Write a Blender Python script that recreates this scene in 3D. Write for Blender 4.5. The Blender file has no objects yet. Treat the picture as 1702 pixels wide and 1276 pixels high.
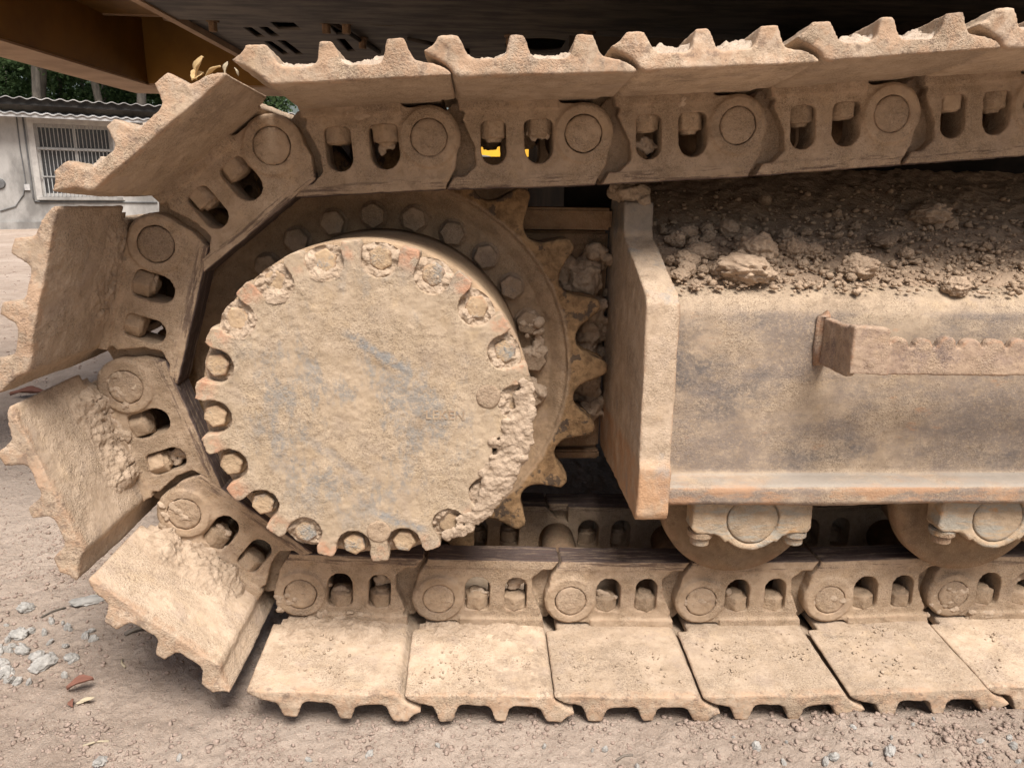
import bpy, bmesh, math, random
import numpy as np
from mathutils import Vector, Matrix, Euler

random.seed(7)
RNG = np.random.default_rng(11)
R = math.radians
SC = bpy.context.scene
COL = SC.collection

# ------------------------------------------------------------------ camera
cam_d = bpy.data.cameras.new('camera')
cam = bpy.data.objects.new('camera', cam_d)
COL.objects.link(cam)
_p, _y, _r = 0.2576, 0.0528, 0.0166
fwd = Vector((math.sin(_y)*math.cos(_p), math.cos(_y)*math.cos(_p), -math.sin(_p)))
rt = Vector((math.cos(_y), -math.sin(_y), 0)); up = rt.cross(fwd)
rt2 = math.cos(_r)*rt + math.sin(_r)*up; up2 = -math.sin(_r)*rt + math.cos(_r)*up
M = Matrix((rt2, up2, -fwd)).transposed().to_4x4()
M.translation = Vector((0.1258, -0.9682, 0.6684))
cam.matrix_world = M
cam_d.sensor_fit = 'HORIZONTAL'; cam_d.sensor_width = 36; cam_d.lens = 36*1257.7/1702
cam_d.clip_start = 0.02; cam_d.clip_end = 500
SC.camera = cam

# ------------------------------------------------------------------ light
SUN_EL, SUN_AZ = R(59), R(164)       # azimuth clockwise from +Y; veiled sun high behind the camera's right shoulder
w = bpy.data.worlds.new('World'); SC.world = w; w.use_nodes = True
nt = w.node_tree; nt.nodes.clear()
sky = nt.nodes.new('ShaderNodeTexSky'); sky.sky_type = 'NISHITA'; sky.sun_disc = False
sky.sun_elevation = SUN_EL; sky.sun_rotation = SUN_AZ
sky.air_density = 1.2; sky.dust_density = 5.0; sky.ozone_density = 0.6
bg = nt.nodes.new('ShaderNodeBackground'); bg.inputs['Strength'].default_value = 0.062
wo = nt.nodes.new('ShaderNodeOutputWorld')
nt.links.new(sky.outputs[0], bg.inputs[0]); nt.links.new(bg.outputs[0], wo.inputs[0])
sun_d = bpy.data.lights.new('sun', 'SUN'); sun_d.energy = 3.5; sun_d.angle = R(26); sun_d.color = (1, .96, .915)
sun = bpy.data.objects.new('sun', sun_d); COL.objects.link(sun)
sdir = Vector((math.sin(SUN_AZ)*math.cos(SUN_EL), math.cos(SUN_AZ)*math.cos(SUN_EL), math.sin(SUN_EL)))
sun.rotation_euler = sdir.to_track_quat('Z', 'Y').to_euler()
SC.view_settings.view_transform = 'Standard'; SC.view_settings.look = 'None'
SC.view_settings.exposure = 0.92; SC.view_settings.gamma = 1.0; SC.view_settings.use_curve_mapping = False
SC.render.engine = 'CYCLES'
SC.cycles.max_bounces = 8; SC.cycles.diffuse_bounces = 5
try: SC.cycles.use_denoising = True
except Exception: pass

# ------------------------------------------------------------------ numeric noise
def vnoise(P, seed=0):
    i = np.floor(P).astype(np.int64); f = P - i; f = f*f*f*(f*(f*6-15)+10)
    def h(dx, dy, dz):
        n = ((i[:, 0]+dx)*374761393 + (i[:, 1]+dy)*668265263 + (i[:, 2]+dz)*1440662683 + seed*982451653) & 0xffffffff
        n = ((n ^ (n >> 13))*1274126177) & 0xffffffff
        n = ((n ^ (n >> 15))*2246822519) & 0xffffffff
        return ((n ^ (n >> 16)) & 0xffff)/32767.5 - 1
    x, y, z = f[:, 0], f[:, 1], f[:, 2]
    a = h(0,0,0)*(1-x)+h(1,0,0)*x; b = h(0,1,0)*(1-x)+h(1,1,0)*x
    c = h(0,0,1)*(1-x)+h(1,0,1)*x; d = h(0,1,1)*(1-x)+h(1,1,1)*x
    return (a*(1-y)+b*y)*(1-z) + (c*(1-y)+d*y)*z
def fbm(P, scale, octv=4, seed=0, gain=.5):
    s = 0; a = 1; t = 0
    for k in range(octv):
        s = s + a*vnoise(P*scale*(2.03**k)+k*7.3, seed+k); t += a; a *= gain
    return s/t
def worley(P, scale, seed=0):
    """distance to nearest / second nearest cell point"""
    Q = P*scale; i = np.floor(Q).astype(np.int64); d1 = np.full(len(P), 9.); d2 = np.full(len(P), 9.)
    for dx in (-1,0,1):
        for dy in (-1,0,1):
            for dz in (-1,0,1):
                c = i+np.array([dx,dy,dz]); cf = c.astype(float)
                off = np.stack([vnoise(cf*1.0+.5+31.7*k, seed+17*k) for k in range(3)], 1)*.9
                d = np.linalg.norm(Q-(cf+.5+off*.5), axis=1)
                d2 = np.where(d < d1, d1, np.minimum(d2, d)); d1 = np.minimum(d1, d)
    return d1, d2
def sstep(x, a, b):
    t = np.clip((x-a)/(b-a), 0, 1); return t*t*(3-2*t)

# ------------------------------------------------------------------ mesh helpers
def link(o): COL.objects.link(o); return o
def mk(name, verts, faces, smooth=False):
    me = bpy.data.meshes.new(name)
    me.from_pydata([tuple(v) for v in verts], [], [tuple(f) for f in faces]); me.update()
    if smooth: shade(me)
    return me
def shade(me, s=True):
    me.polygons.foreach_set('use_smooth', np.full(len(me.polygons), s)); me.update()
def getv(me):
    a = np.empty(len(me.vertices)*3); me.vertices.foreach_get('co', a); return a.reshape(-1, 3)
def setv(me, V):
    me.vertices.foreach_set('co', np.ascontiguousarray(V, dtype=np.float32).ravel()); me.update()
def getn(me):
    a = np.empty(len(me.vertices)*3); me.vertex_normals.foreach_get('vector', a); return a.reshape(-1, 3)
class MB:
    def __init__(s): s.v = []; s.f = []
    def add(s, vs, fs):
        n = len(s.v); s.v += [tuple(v) for v in vs]; s.f += [tuple(i+n for i in f) for f in fs]; return s
    def box(s, x0, x1, y0, y1, z0, z1):
        v = [(x,y,z) for x in (x0,x1) for y in (y0,y1) for z in (z0,z1)]
        return s.add(v, [(0,1,3,2),(4,6,7,5),(0,4,5,1),(2,3,7,6),(0,2,6,4),(1,5,7,3)])
    def prism(s, pts, y0, y1):            # outline in XZ swept along Y
        n = len(pts); v = [(x,y0,z) for x,z in pts]+[(x,y1,z) for x,z in pts]
        return s.add(v, [tuple(range(n-1,-1,-1)), tuple(range(n,2*n))]+[(i,(i+1)%n,n+(i+1)%n,n+i) for i in range(n)])
    def prism_x(s, pts, x0, x1):          # outline in YZ swept along X
        n = len(pts); v = [(x0,y,z) for y,z in pts]+[(x1,y,z) for y,z in pts]
        return s.add(v, [tuple(range(n)), tuple(range(2*n-1,n-1,-1))]+[(i,n+i,n+(i+1)%n,(i+1)%n) for i in range(n)])
    def lathe(s, prof, seg=48, c=(0,0,0)):   # closed profile of (r,y), axis = Y
        n = len(prof); v = []; f = []
        for k in range(seg):
            a = 2*math.pi*k/seg
            for r, y in prof: v.append((c[0]+r*math.cos(a), c[1]+y, c[2]+r*math.sin(a)))
        for k in range(seg):
            k2 = (k+1) % seg
            for j in range(n): f.append((k*n+j, k*n+(j+1)%n, k2*n+(j+1)%n, k2*n+j))
        return s.add(v, f)
    def cyl(s, c, r, h, axis='y', seg=24, r2=None):
        r2 = r if r2 is None else r2; v = []
        for rr, t in ((r, 0), (r2, h)):
            for k in range(seg):
                a = 2*math.pi*k/seg; p, q = rr*math.cos(a), rr*math.sin(a)
                v.append({'y': (c[0]+p, c[1]+t, c[2]+q), 'z': (c[0]+p, c[1]+q, c[2]+t), 'x': (c[0]+t, c[1]+p, c[2]+q)}[axis])
        return s.add(v, [tuple(range(seg)), tuple(range(2*seg-1, seg-1, -1))]+[(k,(k+1)%seg,seg+(k+1)%seg,seg+k) for k in range(seg)])
    def mesh(s, name='m', smooth=False): return mk(name, s.v, s.f, smooth)
    def join(s, me):
        return s.add([tuple(v.co) for v in me.vertices], [tuple(p.vertices) for p in me.polygons])
def clean(me, flip=True):
    bm = bmesh.new(); bm.from_mesh(me); bmesh.ops.remove_doubles(bm, verts=bm.verts, dist=1e-6)
    bmesh.ops.recalc_face_normals(bm, faces=bm.faces); bm.to_mesh(me); bm.free(); return me
def bevel(me, w=.002, seg=2, ang=30):
    bm = bmesh.new(); bm.from_mesh(me); bmesh.ops.remove_doubles(bm, verts=bm.verts, dist=1e-6)
    bmesh.ops.recalc_face_normals(bm, faces=bm.faces)
    ed = [e for e in bm.edges if len(e.link_faces) == 2 and e.calc_face_angle(0) > R(ang)]
    bmesh.ops.bevel(bm, geom=ed, offset=w, segments=seg, affect='EDGES', clamp_overlap=True)
    bm.to_mesh(me); bm.free(); return me
def plate(outer, holes, y0, y1, horizontal=False):
    """flat plate with openings: outline in XZ (or XY when horizontal) extruded from y0 to y1"""
    cu = bpy.data.curves.new('c', 'CURVE'); cu.dimensions = '2D'; cu.fill_mode = 'BOTH'; cu.extrude = (y1-y0)/2
    for lp in [outer]+holes:
        sp = cu.splines.new('POLY'); sp.points.add(len(lp)-1)
        for p, q in zip(sp.points, lp): p.co = (q[0], q[1], 0, 1)
        sp.use_cyclic_u = True
    o = link(bpy.data.objects.new('tmp', cu))
    me = bpy.data.meshes.new_from_object(o.evaluated_get(bpy.context.evaluated_depsgraph_get()))
    bpy.data.objects.remove(o); bpy.data.curves.remove(cu)
    V = getv(me); mid = (y0+y1)/2
    V = np.stack([V[:,0], V[:,1], V[:,2]+mid], 1) if horizontal else np.stack([V[:,0], V[:,2]+mid, V[:,1]], 1)
    setv(me, V); return clean(me)
def voxel(me, size, smooth=2):
    o = link(bpy.data.objects.new('tmp', me))
    m = o.modifiers.new('r', 'REMESH'); m.mode = 'VOXEL'; m.voxel_size = size
    if smooth:
        m = o.modifiers.new('s', 'SMOOTH'); m.factor = .5; m.iterations = smooth
    r = bpy.data.meshes.new_from_object(o.evaluated_get(bpy.context.evaluated_depsgraph_get()))
    bpy.data.objects.remove(o); shade(r); return r
def rough(me, amps, seed=0, mask=None):
    V = getv(me); N = getn(me); d = np.zeros(len(V))
    for k, am in enumerate(amps): d += am[1]*fbm(V, am[0], am[2], seed+13*k, am[3] if len(am) > 3 else .5)
    if mask is not None: d *= mask(V, N)
    setv(me, V+N*d[:, None]); return me
def ico(sub):
    bm = bmesh.new(); bmesh.ops.create_icosphere(bm, subdivisions=sub, radius=1)
    V = np.array([v.co for v in bm.verts]); F = [tuple(v.index for v in f.verts) for f in bm.faces]; bm.free(); return V, F
ICO = {k: ico(k) for k in (1, 2, 3, 4, 5)}
def clod_mesh(seed, sub=4, amp=.35, sharp=.5):
    V, F = ICO[sub]; rg = np.random.default_rng(seed)
    S = np.array([1, rg.uniform(.75, 1), rg.uniform(.6, .85)])
    off = rg.uniform(-9, 9, 3)
    d = 1+amp*.8*fbm(V+off, 1.3, 3, seed)+amp*.75*fbm(V+off, 4.5, 5, seed+5, .72)
    d1, d2 = worley(V+off, 1.9, seed); d += sharp*.5*(np.minimum(d2-d1, .5)-.25)
    return mk('clod', V*S*d[:, None], F, sub > 3)
def blobs(items, size, amps, seed=0, smooth=1):
    """lumps of caked soil: many overlapping jittered balls fused into one crust"""
    mb = MB(); V, F = ICO[2]; rg = np.random.default_rng(seed)
    for c, r in items:
        rr = np.array(r if hasattr(r, '__len__') else (r, r, r))
        mb.add(V*rr*(1+.25*vnoise(V*1.7+rg.uniform(-9, 9, 3), seed))[:, None]+np.array(c), F)
    me = voxel(mb.mesh(), size, smooth); return rough(me, amps, seed)

# ------------------------------------------------------------------ materials
def node(nt, typ, ins=None, **kw):
    n = nt.nodes.new(typ)
    for k, v in kw.items(): setattr(n, k, v)
    if ins:
        for k, v in ins.items():
            s = n.inputs[k]
            if isinstance(v, bpy.types.NodeSocket): nt.links.new(v, s)
            else: s.default_value = v
    return n
def rgb(c): return (c[0], c[1], c[2], 1)
class G:
    """small wrapper round a node tree"""
    def __init__(s, name):
        s.m = bpy.data.materials.new(name); s.m.use_nodes = True; s.t = s.m.node_tree; s.t.nodes.clear()
        s.out = node(s.t, 'ShaderNodeOutputMaterial'); s.b = node(s.t, 'ShaderNodeBsdfPrincipled')
        s.t.links.new(s.b.outputs[0], s.out.inputs[0]); tc = node(s.t, 'ShaderNodeTexCoord')
        s.obj = tc.outputs['Object']; s.nrm = tc.outputs['Normal']
        oi = node(s.t, 'ShaderNodeObjectInfo'); s.rand = oi.outputs['Random']
        rv = node(s.t, 'ShaderNodeVectorMath', {0: s.obj}, operation='ADD')
        sc = node(s.t, 'ShaderNodeMath', {0: oi.outputs['Random'], 1: 13.7}, operation='MULTIPLY')
        cb = node(s.t, 'ShaderNodeCombineXYZ', {0: sc.outputs[0], 1: sc.outputs[0], 2: sc.outputs[0]})
        s.t.links.new(cb.outputs[0], rv.inputs[1]); s.vec = rv.outputs[0]
    def noise(s, scale, detail=6, rough=.6, vec=None, dist=0):
        return node(s.t, 'ShaderNodeTexNoise', {'Vector': vec or s.vec, 'Scale': scale, 'Detail': detail, 'Roughness': rough, 'Distortion': dist}).outputs[0]
    def vor(s, scale, feature='F1', vec=None, rnd=1):
        return node(s.t, 'ShaderNodeTexVoronoi', {'Vector': vec or s.vec, 'Scale': scale, 'Randomness': rnd}, feature=feature).outputs['Distance']
    def stretch(s, sc, rot=(0,0,0), vec=None):
        return node(s.t, 'ShaderNodeMapping', {'Vector': vec or s.vec, 'Scale': sc, 'Rotation': rot}).outputs[0]
    def ramp(s, x, a, b, lo=0., hi=1.):
        return node(s.t, 'ShaderNodeMapRange', {0: x, 1: a, 2: b, 3: lo, 4: hi}, clamp=True, interpolation_type='SMOOTHSTEP').outputs[0]
    def math(s, op, a, b=0., c=0.):
        return node(s.t, 'ShaderNodeMath', {0: a, 1: b, 2: c}, operation=op).outputs[0]
    def mix(s, f, a, b, blend='MIX'):
        n = node(s.t, 'ShaderNodeMix', data_type='RGBA', blend_type=blend)
        for i, v in ((0, f), (6, a), (7, b)):
            if isinstance(v, bpy.types.NodeSocket): s.t.links.new(v, n.inputs[i])
            else: n.inputs[i].default_value = v if i == 0 else rgb(v)
        return n.outputs[2]
    def sep(s, v):
        n = node(s.t, 'ShaderNodeSeparateXYZ', {0: v}); return n.outputs
    def point(s): return node(s.t, 'ShaderNodeNewGeometry').outputs['Pointiness']
    def normz(s): return s.sep(node(s.t, 'ShaderNodeNewGeometry').outputs['Normal'])[2]
    def bump(s, layers):
        prev = None
        for h, strength, dist in layers:
            n = node(s.t, 'ShaderNodeBump', {'Strength': strength, 'Distance': dist, 'Height': h})
            if prev is not None: s.t.links.new(prev, n.inputs['Normal'])
            prev = n.outputs[0]
        s.t.links.new(prev, s.b.inputs['Normal'])
    def done(s, col, rough=.9, spec=.25, metal=0.):
        for k, v in (('Base Color', col), ('Roughness', rough), ('Specular IOR Level', spec), ('Metallic', metal)):
            if isinstance(v, bpy.types.NodeSocket): s.t.links.new(v, s.b.inputs[k])
            else: s.b.inputs[k].default_value = rgb(v) if k == 'Base Color' else v
        return s.m

DUST = (.44, .352, .258); DUST2 = (.335, .26, .185); RUST = (.29, .165, .10); SPECK = (.12, .085, .055)
def dusty(name, dust=DUST, dust2=DUST2, under=(.13, .13, .135), cov=.8, covscale=9, rust=.5, speck=.5, bumpk=1., extra=None, rough=.92):
    dust = (dust[0]*1.02, dust[1]*.965, dust[2]*.955); dust2 = (dust2[0]*1.0, dust2[1]*.945, dust2[2]*.91)
    g = G(name)
    big = g.noise(covscale, 9, .62); mid = g.noise(46, 7, .62); fine = g.noise(430, 4, .6); gr = g.noise(1100, 2, .5)
    col = g.mix(g.ramp(mid, .32, .68), dust2, dust)
    col = g.mix(g.ramp(g.noise(3.5, 4, .5), .35, .7, 0, .35), col, (dust[0]*1.12, dust[1]*1.1, dust[2]*1.05))
    hue = g.noise(24, 6, .6)
    col = g.mix(g.ramp(hue, .52, .68, 0, .45), col, (dust2[0]*.92, dust2[1]*.95, dust2[2]*1.08))
    col = g.mix(g.ramp(g.noise(31, 6, .65), .54, .70, 0, .4), col, (dust[0]*1.1, dust[1]*1.04, dust[2]*.9))
    col = g.mix(g.ramp(g.noise(95, 5, .6), .53, .68, 0, .45), col, (dust2[0]*.72, dust2[1]*.7, dust2[2]*.68))
    gm = g.ramp(g.noise(15, 5, .6), .36, .62, .12, 1.)
    if cov < 1:
        k = g.math('ADD', g.math('MULTIPLY', big, .75), g.math('MULTIPLY', fine, .25))
        t = .5+(cov-.5)*.5
        col = g.mix(g.ramp(k, t-.05, t+.12), col, under)
    if rust:
        e = g.ramp(g.point(), .507, .56)
        e = g.math('MULTIPLY', e, g.ramp(g.noise(70, 5, .65), .38, .62, 0, rust))
        col = g.mix(e, col, RUST)
        col = g.mix(g.ramp(g.noise(17, 8, .7), .62, .75, 0, rust*.5), col, (RUST[0]*1.1, RUST[1]*1.2, RUST[2]*1.2))
    g2 = g.noise(700, 3, .6)
    col = g.mix(g.math('MULTIPLY', g.ramp(fine, .50, .66, 0, speck), gm), col, SPECK)
    col = g.mix(g.math('MULTIPLY', g.ramp(g2, .52, .66, 0, speck*.6), gm), col, (SPECK[0]*1.3, SPECK[1]*1.3, SPECK[2]*1.3))
    col = g.mix(g.math('MULTIPLY', g.ramp(gr, .54, .68, 0, .2+speck*.35), gm), col, (.68, .56, .42))
    tone = g.ramp(g.rand, 0, 1, .86, 1.05)
    col = g.mix(1., col, node(g.t, 'ShaderNodeCombineXYZ', {0: tone, 1: tone, 2: tone}).outputs[0], 'MULTIPLY')
    stn = g.math('MULTIPLY', g.ramp(g.noise(7, 8, .68), .55, .66, 0, .45), g.ramp(g.noise(130, 5, .7), .36, .56, .3, 1))
    col = g.mix(stn, col, (.15, .108, .075))
    if extra: col = extra(g, col)
    fm = g.math('MULTIPLY', fine, gm); gm2 = g.math('MULTIPLY', g2, gm)
    g.bump([(mid, .5*bumpk, .005), (fm, .85*bumpk, .0024), (gm2, .6*bumpk, .0012), (gr, .25*bumpk, .0006)])
    return g.done(col, rough, .2)

def x_link(g, col):                      # running rail polished dark, streaked along its length
    x, y, z = g.sep(g.obj); nx, ny, nz = g.sep(g.nrm)
    st = g.noise(1, 8, .7, g.stretch((14, 160, 160)))
    top = g.math('MULTIPLY', g.ramp(z, .049, .055), g.ramp(nz, .15, .7))
    col = g.mix(g.math('MULTIPLY', top, g.ramp(st, .3, .52, .25, 1)), col, (.075, .055, .05))
    edge = g.math('MULTIPLY', g.ramp(z, .043, .053), g.ramp(st, .5, .6, 0, .75))
    return g.mix(edge, col, (.085, .055, .045))
def x_shoe(g, col):                      # bare rusty end of the shoe where stones rub it
    x, y, z = g.sep(g.obj)
    n = g.noise(55, 7, .7)
    e = g.math('MULTIPLY', g.ramp(y, -.133, -.143), g.ramp(n, .42, .6, .05, .8))
    col = g.mix(e, col, (.40, .265, .175))
    col = g.mix(g.math('MULTIPLY', g.ramp(y, -.133, -.143), g.ramp(g.noise(90, 5, .7), .54, .64, 0, .6)), col, (.17, .12, .09))
    e2 = g.math('MULTIPLY', g.ramp(z, -.066, -.082), g.ramp(n, .45, .62, 0, .6))
    col = g.mix(e2, col, (.36, .24, .155))
    s = g.ramp(g.noise(1, 6, .6, g.stretch((9, 30, 20))), .62, .7, 0, .35)
    return g.mix(s, col, (.20, .17, .14))
def x_cover(g, col):                     # blue-grey scuffs, rubbed diagonally, rusty rim
    x, y, z = g.sep(g.obj)
    r = g.math('SQRT', g.math('ADD', g.math('MULTIPLY', x, x), g.math('MULTIPLY', z, z)))
    big = g.noise(8, 6, .6)
    sc = g.noise(1, 10, .72, g.stretch((70, 40, 26), (0, R(38), 0)))
    m = g.math('MULTIPLY', g.ramp(g.math('ADD', g.math('MULTIPLY', big, .55), g.math('MULTIPLY', sc, .45)), .50, .58), g.math('MULTIPLY', g.ramp(r, .175, .10, .2, .85), g.ramp(g.noise(210, 5, .7), .38, .54, .25, 1)))
    col = g.mix(m, col, (.235, .215, .19))
    cr = g.ramp(g.noise(1, 5, .5, g.stretch((60, 40, 8), (0, R(52), 0))), .66, .74, 0, .6)
    col = g.mix(g.math('MULTIPLY', cr, g.ramp(r, .17, .12)), col, (.21, .21, .205))
    def seg(x0, z0, x1, z1, wd, amt, c):
        L = math.hypot(x1-x0, z1-z0); ux, uz = (x1-x0)/L, (z1-z0)/L
        dx = g.math('SUBTRACT', x, x0); dz = g.math('SUBTRACT', z, z0)
        al = g.math('ADD', g.math('MULTIPLY', dx, ux), g.math('MULTIPLY', dz, uz))
        ac = g.math('ABSOLUTE', g.math('ADD', g.math('ADD', g.math('MULTIPLY', dx, -uz), g.math('MULTIPLY', dz, ux)), g.math('MULTIPLY', g.math('SUBTRACT', g.noise(60, 4, .6), .5), wd*2.2)))
        m = g.math('MULTIPLY', g.math('MULTIPLY', g.ramp(al, 0, L*.2), g.ramp(al, L, L*.75)), g.ramp(ac, wd, wd*.25))
        return g.mix(g.math('MULTIPLY', m, g.ramp(g.noise(150, 5, .7), .35, .55, .2*amt, amt)), col, c)
    col = seg(-.027, .096, .062, .040, .008, .85, (.205, .205, .20))
    col = seg(-.075, -.03, .01, -.10, .010, .45, (.20, .195, .19))
    col = seg(.0, -.128, .075, -.158, .007, .75, (.21, .215, .215))
    rim = g.math('MULTIPLY', g.ramp(r, .166, .186), g.ramp(g.noise(38, 6, .65), .45, .62, 0, .75))
    return g.mix(rim, col, (.42, .215, .13))
def x_sprocket(g, col):
    x, y, z = g.sep(g.obj)
    r = g.math('SQRT', g.math('ADD', g.math('MULTIPLY', x, x), g.math('MULTIPLY', z, z)))
    st = g.noise(1, 9, .72, g.stretch((60, 60, 60)), .3)
    t = g.ramp(g.math('ADD', r, g.math('MULTIPLY', g.math('SUBTRACT', g.noise(50, 5, .6), .5), .012)), .2635, .2685)
    c2 = g.mix(g.ramp(st, .35, .62), (.13, .078, .04), (.29, .18, .092))
    c2 = g.mix(g.ramp(g.noise(48, 4, .55), .58, .64, 0, .8), c2, (.055, .042, .035))
    return g.mix(t, col, c2)
def x_frame(g, col):                     # weathered side panel: purple-grey scuffs, ochre dust, rusty ledge
    x, y, z = g.sep(g.obj); nx, ny, nz = g.sep(g.nrm)
    side = g.math('MULTIPLY', g.ramp(nz, .6, .2), 1.)
    k = g.noise(1, 9, .66, g.stretch((5, 5, 7)))
    s2 = g.noise(1, 8, .7, g.stretch((10, 12, 34), (0, R(12), 0)))
    d = g.ramp(g.math('ADD', g.math('MULTIPLY', k, .6), g.math('MULTIPLY', s2, .4)), .41, .55, 0, .75)
    col = g.mix(g.math('MULTIPLY', d, g.math('MULTIPLY', side, g.ramp(g.noise(260, 4, .65), .36, .52, .35, 1))), col, (.175, .143, .125))
    d2 = g.math('MULTIPLY', g.ramp(g.noise(1, 7, .62, g.stretch((7, 7, 12))), .53, .68, 0, .75), g.ramp(g.noise(190, 5, .7), .36, .54, .3, 1))
    col = g.mix(g.math('MULTIPLY', d2, side), col, (.095, .088, .09))
    o = g.ramp(g.noise(1, 7, .7, g.stretch((16, 16, 40), (0, R(-14), 0))), .60, .70, 0, .45)
    col = g.mix(g.math('MULTIPLY', o, side), col, (.40, .21, .11))
    led = g.math('MULTIPLY', g.ramp(z, .311, .306), g.ramp(g.noise(1, 8, .7, g.stretch((18, 60, 60))), .44, .58, .05, .8))
    col = g.mix(led, col, (.37, .215, .125))
    gry = g.math('MULTIPLY', g.math('MULTIPLY', g.ramp(z, .318, .309), g.ramp(nz, .4, .8)), g.ramp(s2, .35, .55, .2, .85))
    return g.mix(gry, col, (.27, .24, .205))
def x_plate(g, col):
    n = g.noise(13, 8, .65); x, y, z = g.sep(g.obj)
    col = g.mix(g.ramp(n, .55, .66, 0, .7), col, (.24, .235, .225))
    col = g.mix(g.math('MULTIPLY', g.ramp(z, .35, .335), g.ramp(g.noise(30, 6, .7), .35, .6, .2, .75)), col, (.42, .235, .125))
    return g.mix(g.math('MULTIPLY', g.ramp(z, .605, .615), .55), col, (.12, .115, .105))
def x_collar(g, col):
    s = g.noise(1, 8, .7, g.stretch((14, 30, 60), (0, R(8), 0)))
    col = g.mix(g.ramp(s, .46, .6, 0, .8), col, (.29, .275, .235))
    return g.mix(g.ramp(g.noise(1, 6, .65, g.stretch((20, 30, 50))), .58, .68, 0, .7), col, (.43, .23, .09))

MT = {}
MT['link'] = dusty('dusty_link_steel', (.385, .30, .212), (.285, .215, .146), cov=1, rust=.45, speck=.5, extra=x_link)
MT['shoe'] = dusty('dusty_shoe_steel', (.465, .38, .285), (.375, .298, .218), cov=1, rust=.35, speck=.55, extra=x_shoe)
MT['pin'] = dusty('dusty_pin_steel', (.385, .30, .212), (.29, .22, .152), cov=1, rust=.2, speck=.45)
MT['nut'] = dusty('dusty_nut_steel', (.375, .29, .20), (.29, .218, .147), cov=1, rust=.3, speck=.35)
MT['cover'] = dusty('scuffed_cover_steel', (.465, .381, .276), (.37, .296, .208), cov=1, rust=.5, speck=.5, bumpk=.6, extra=x_cover)
MT['bolt'] = dusty('dusty_bolt_steel', (.46, .35, .225), (.36, .27, .175), (.26, .27, .26), cov=.55, covscale=30, rust=.8, speck=.4)
MT['flangebolt'] = dusty('dull_bolt_steel', (.34, .26, .18), (.24, .18, .125), (.17, .16, .15), cov=.7, covscale=30, rust=.3, speck=.4)
MT['sprocket'] = dusty('sprocket_steel', (.36, .265, .17), (.27, .195, .125), cov=1, rust=.25, speck=.3, extra=x_sprocket)
MT['drum'] = dusty('drum_steel', (.42, .32, .21), (.36, .265, .175), cov=1, rust=.2, speck=.25)
MT['frame'] = dusty('weathered_frame_steel', (.365, .297, .215), (.255, .203, .15), cov=1, rust=.25, speck=.7, bumpk=.6, extra=x_frame)
MT['endplate'] = dusty('end_plate_steel', (.455, .368, .272), (.365, .288, .208), cov=1, rust=.6, speck=.4, bumpk=.75, extra=x_plate)
MT['collar'] = dusty('collar_steel', (.40, .32, .225), (.30, .235, .16), cov=1, rust=.6, speck=.35, extra=x_collar)
MT['roller'] = dusty('roller_steel', (.26, .19, .12), (.18, .125, .078), (.20, .13, .08), cov=.7, rust=.4, speck=.3)
MT['step'] = dusty('step_steel', (.39, .30, .215), (.27, .20, .155), (.17, .125, .115), cov=.6, covscale=20, rust=.9, speck=.4)
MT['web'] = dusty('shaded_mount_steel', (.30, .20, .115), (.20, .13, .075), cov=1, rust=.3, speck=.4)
def mud_mat(name, a, b, k=1., sc=1.):
    g = G(name); m = g.noise(60*sc, 8, .65); f = g.noise(520*sc, 4, .6); v = g.vor(170*sc)
    a = (a[0]*1.01, a[1]*.96, a[2]*.96); b = (b[0], b[1]*.94, b[2]*.92)
    col = g.mix(g.ramp(m, .3, .7), b, a); col = g.mix(g.ramp(f, .55, .7, 0, .45), col, (b[0]*.5, b[1]*.5, b[2]*.5))
    col = g.mix(g.ramp(g.noise(1000*sc, 2), .6, .7, 0, .35), col, (.66, .56, .42))
    g.bump([(m, .6*k, .005), (v, .35*k, .003), (f, .6*k, .002)])
    return g.done(col, .97, .1)
MT['mud'] = mud_mat('dry_mud', (.44, .355, .262), (.315, .248, .178))
MT['clod'] = mud_mat('soil_clod', (.45, .35, .245), (.31, .235, .165))
MT['soil'] = mud_mat('loose_soil', (.42, .325, .23), (.28, .212, .15))
MT['topdirt'] = mud_mat('packed_pale_dirt', (.47, .40, .315), (.34, .28, .215))
MT['lump'] = mud_mat('lump_of_soil', (.46, .36, .255), (.32, .245, .175), 1., .03)
def x_ground():
    g = G('dirt_ground')
    g.vec = g.obj
    a = g.noise(1.1, 8, .6); b = g.noise(13, 9, .66); c = g.noise(150, 6, .7); d = g.vor(85); e = g.noise(600, 3)
    col = g.mix(g.ramp(b, .3, .7), (.27, .205, .16), (.385, .303, .243))
    col = g.mix(g.ramp(a, .42, .62, 0, .6), col, (.46, .375, .31))
    col = g.mix(g.ramp(c, .52, .68, 0, .5), col, (.20, .152, .122))
    col = g.mix(g.ramp(e, .54, .68, 0, .45), col, (.58, .51, .44))
    g.bump([(b, .5, .02), (c, .7, .006), (d, .4, .004), (e, .5, .0018)])
    return g.done(col, .97, .1)
MT['ground'] = x_ground()
MT['crumb'] = mud_mat('ground_crumb', (.34, .275, .228), (.235, .187, .155))
def stone_mat(name, a, b):
    g = G(name); n = g.noise(1.1, 8, .7); f = g.noise(9, 4)
    col = g.mix(g.ramp(n, .35, .65), a, b); col = g.mix(g.ramp(f, .55, .7, 0, .4), col, tuple(1.35*q for q in b))
    g.bump([(n, .6, .004), (f, .4, .001)]); return g.done(col, .85, .3)
MT['stone'] = stone_mat('grey_stone', (.23, .218, .20), (.37, .352, .325))
MT['brownstone'] = stone_mat('brown_stone', (.27, .21, .168), (.39, .315, .26))
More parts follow.
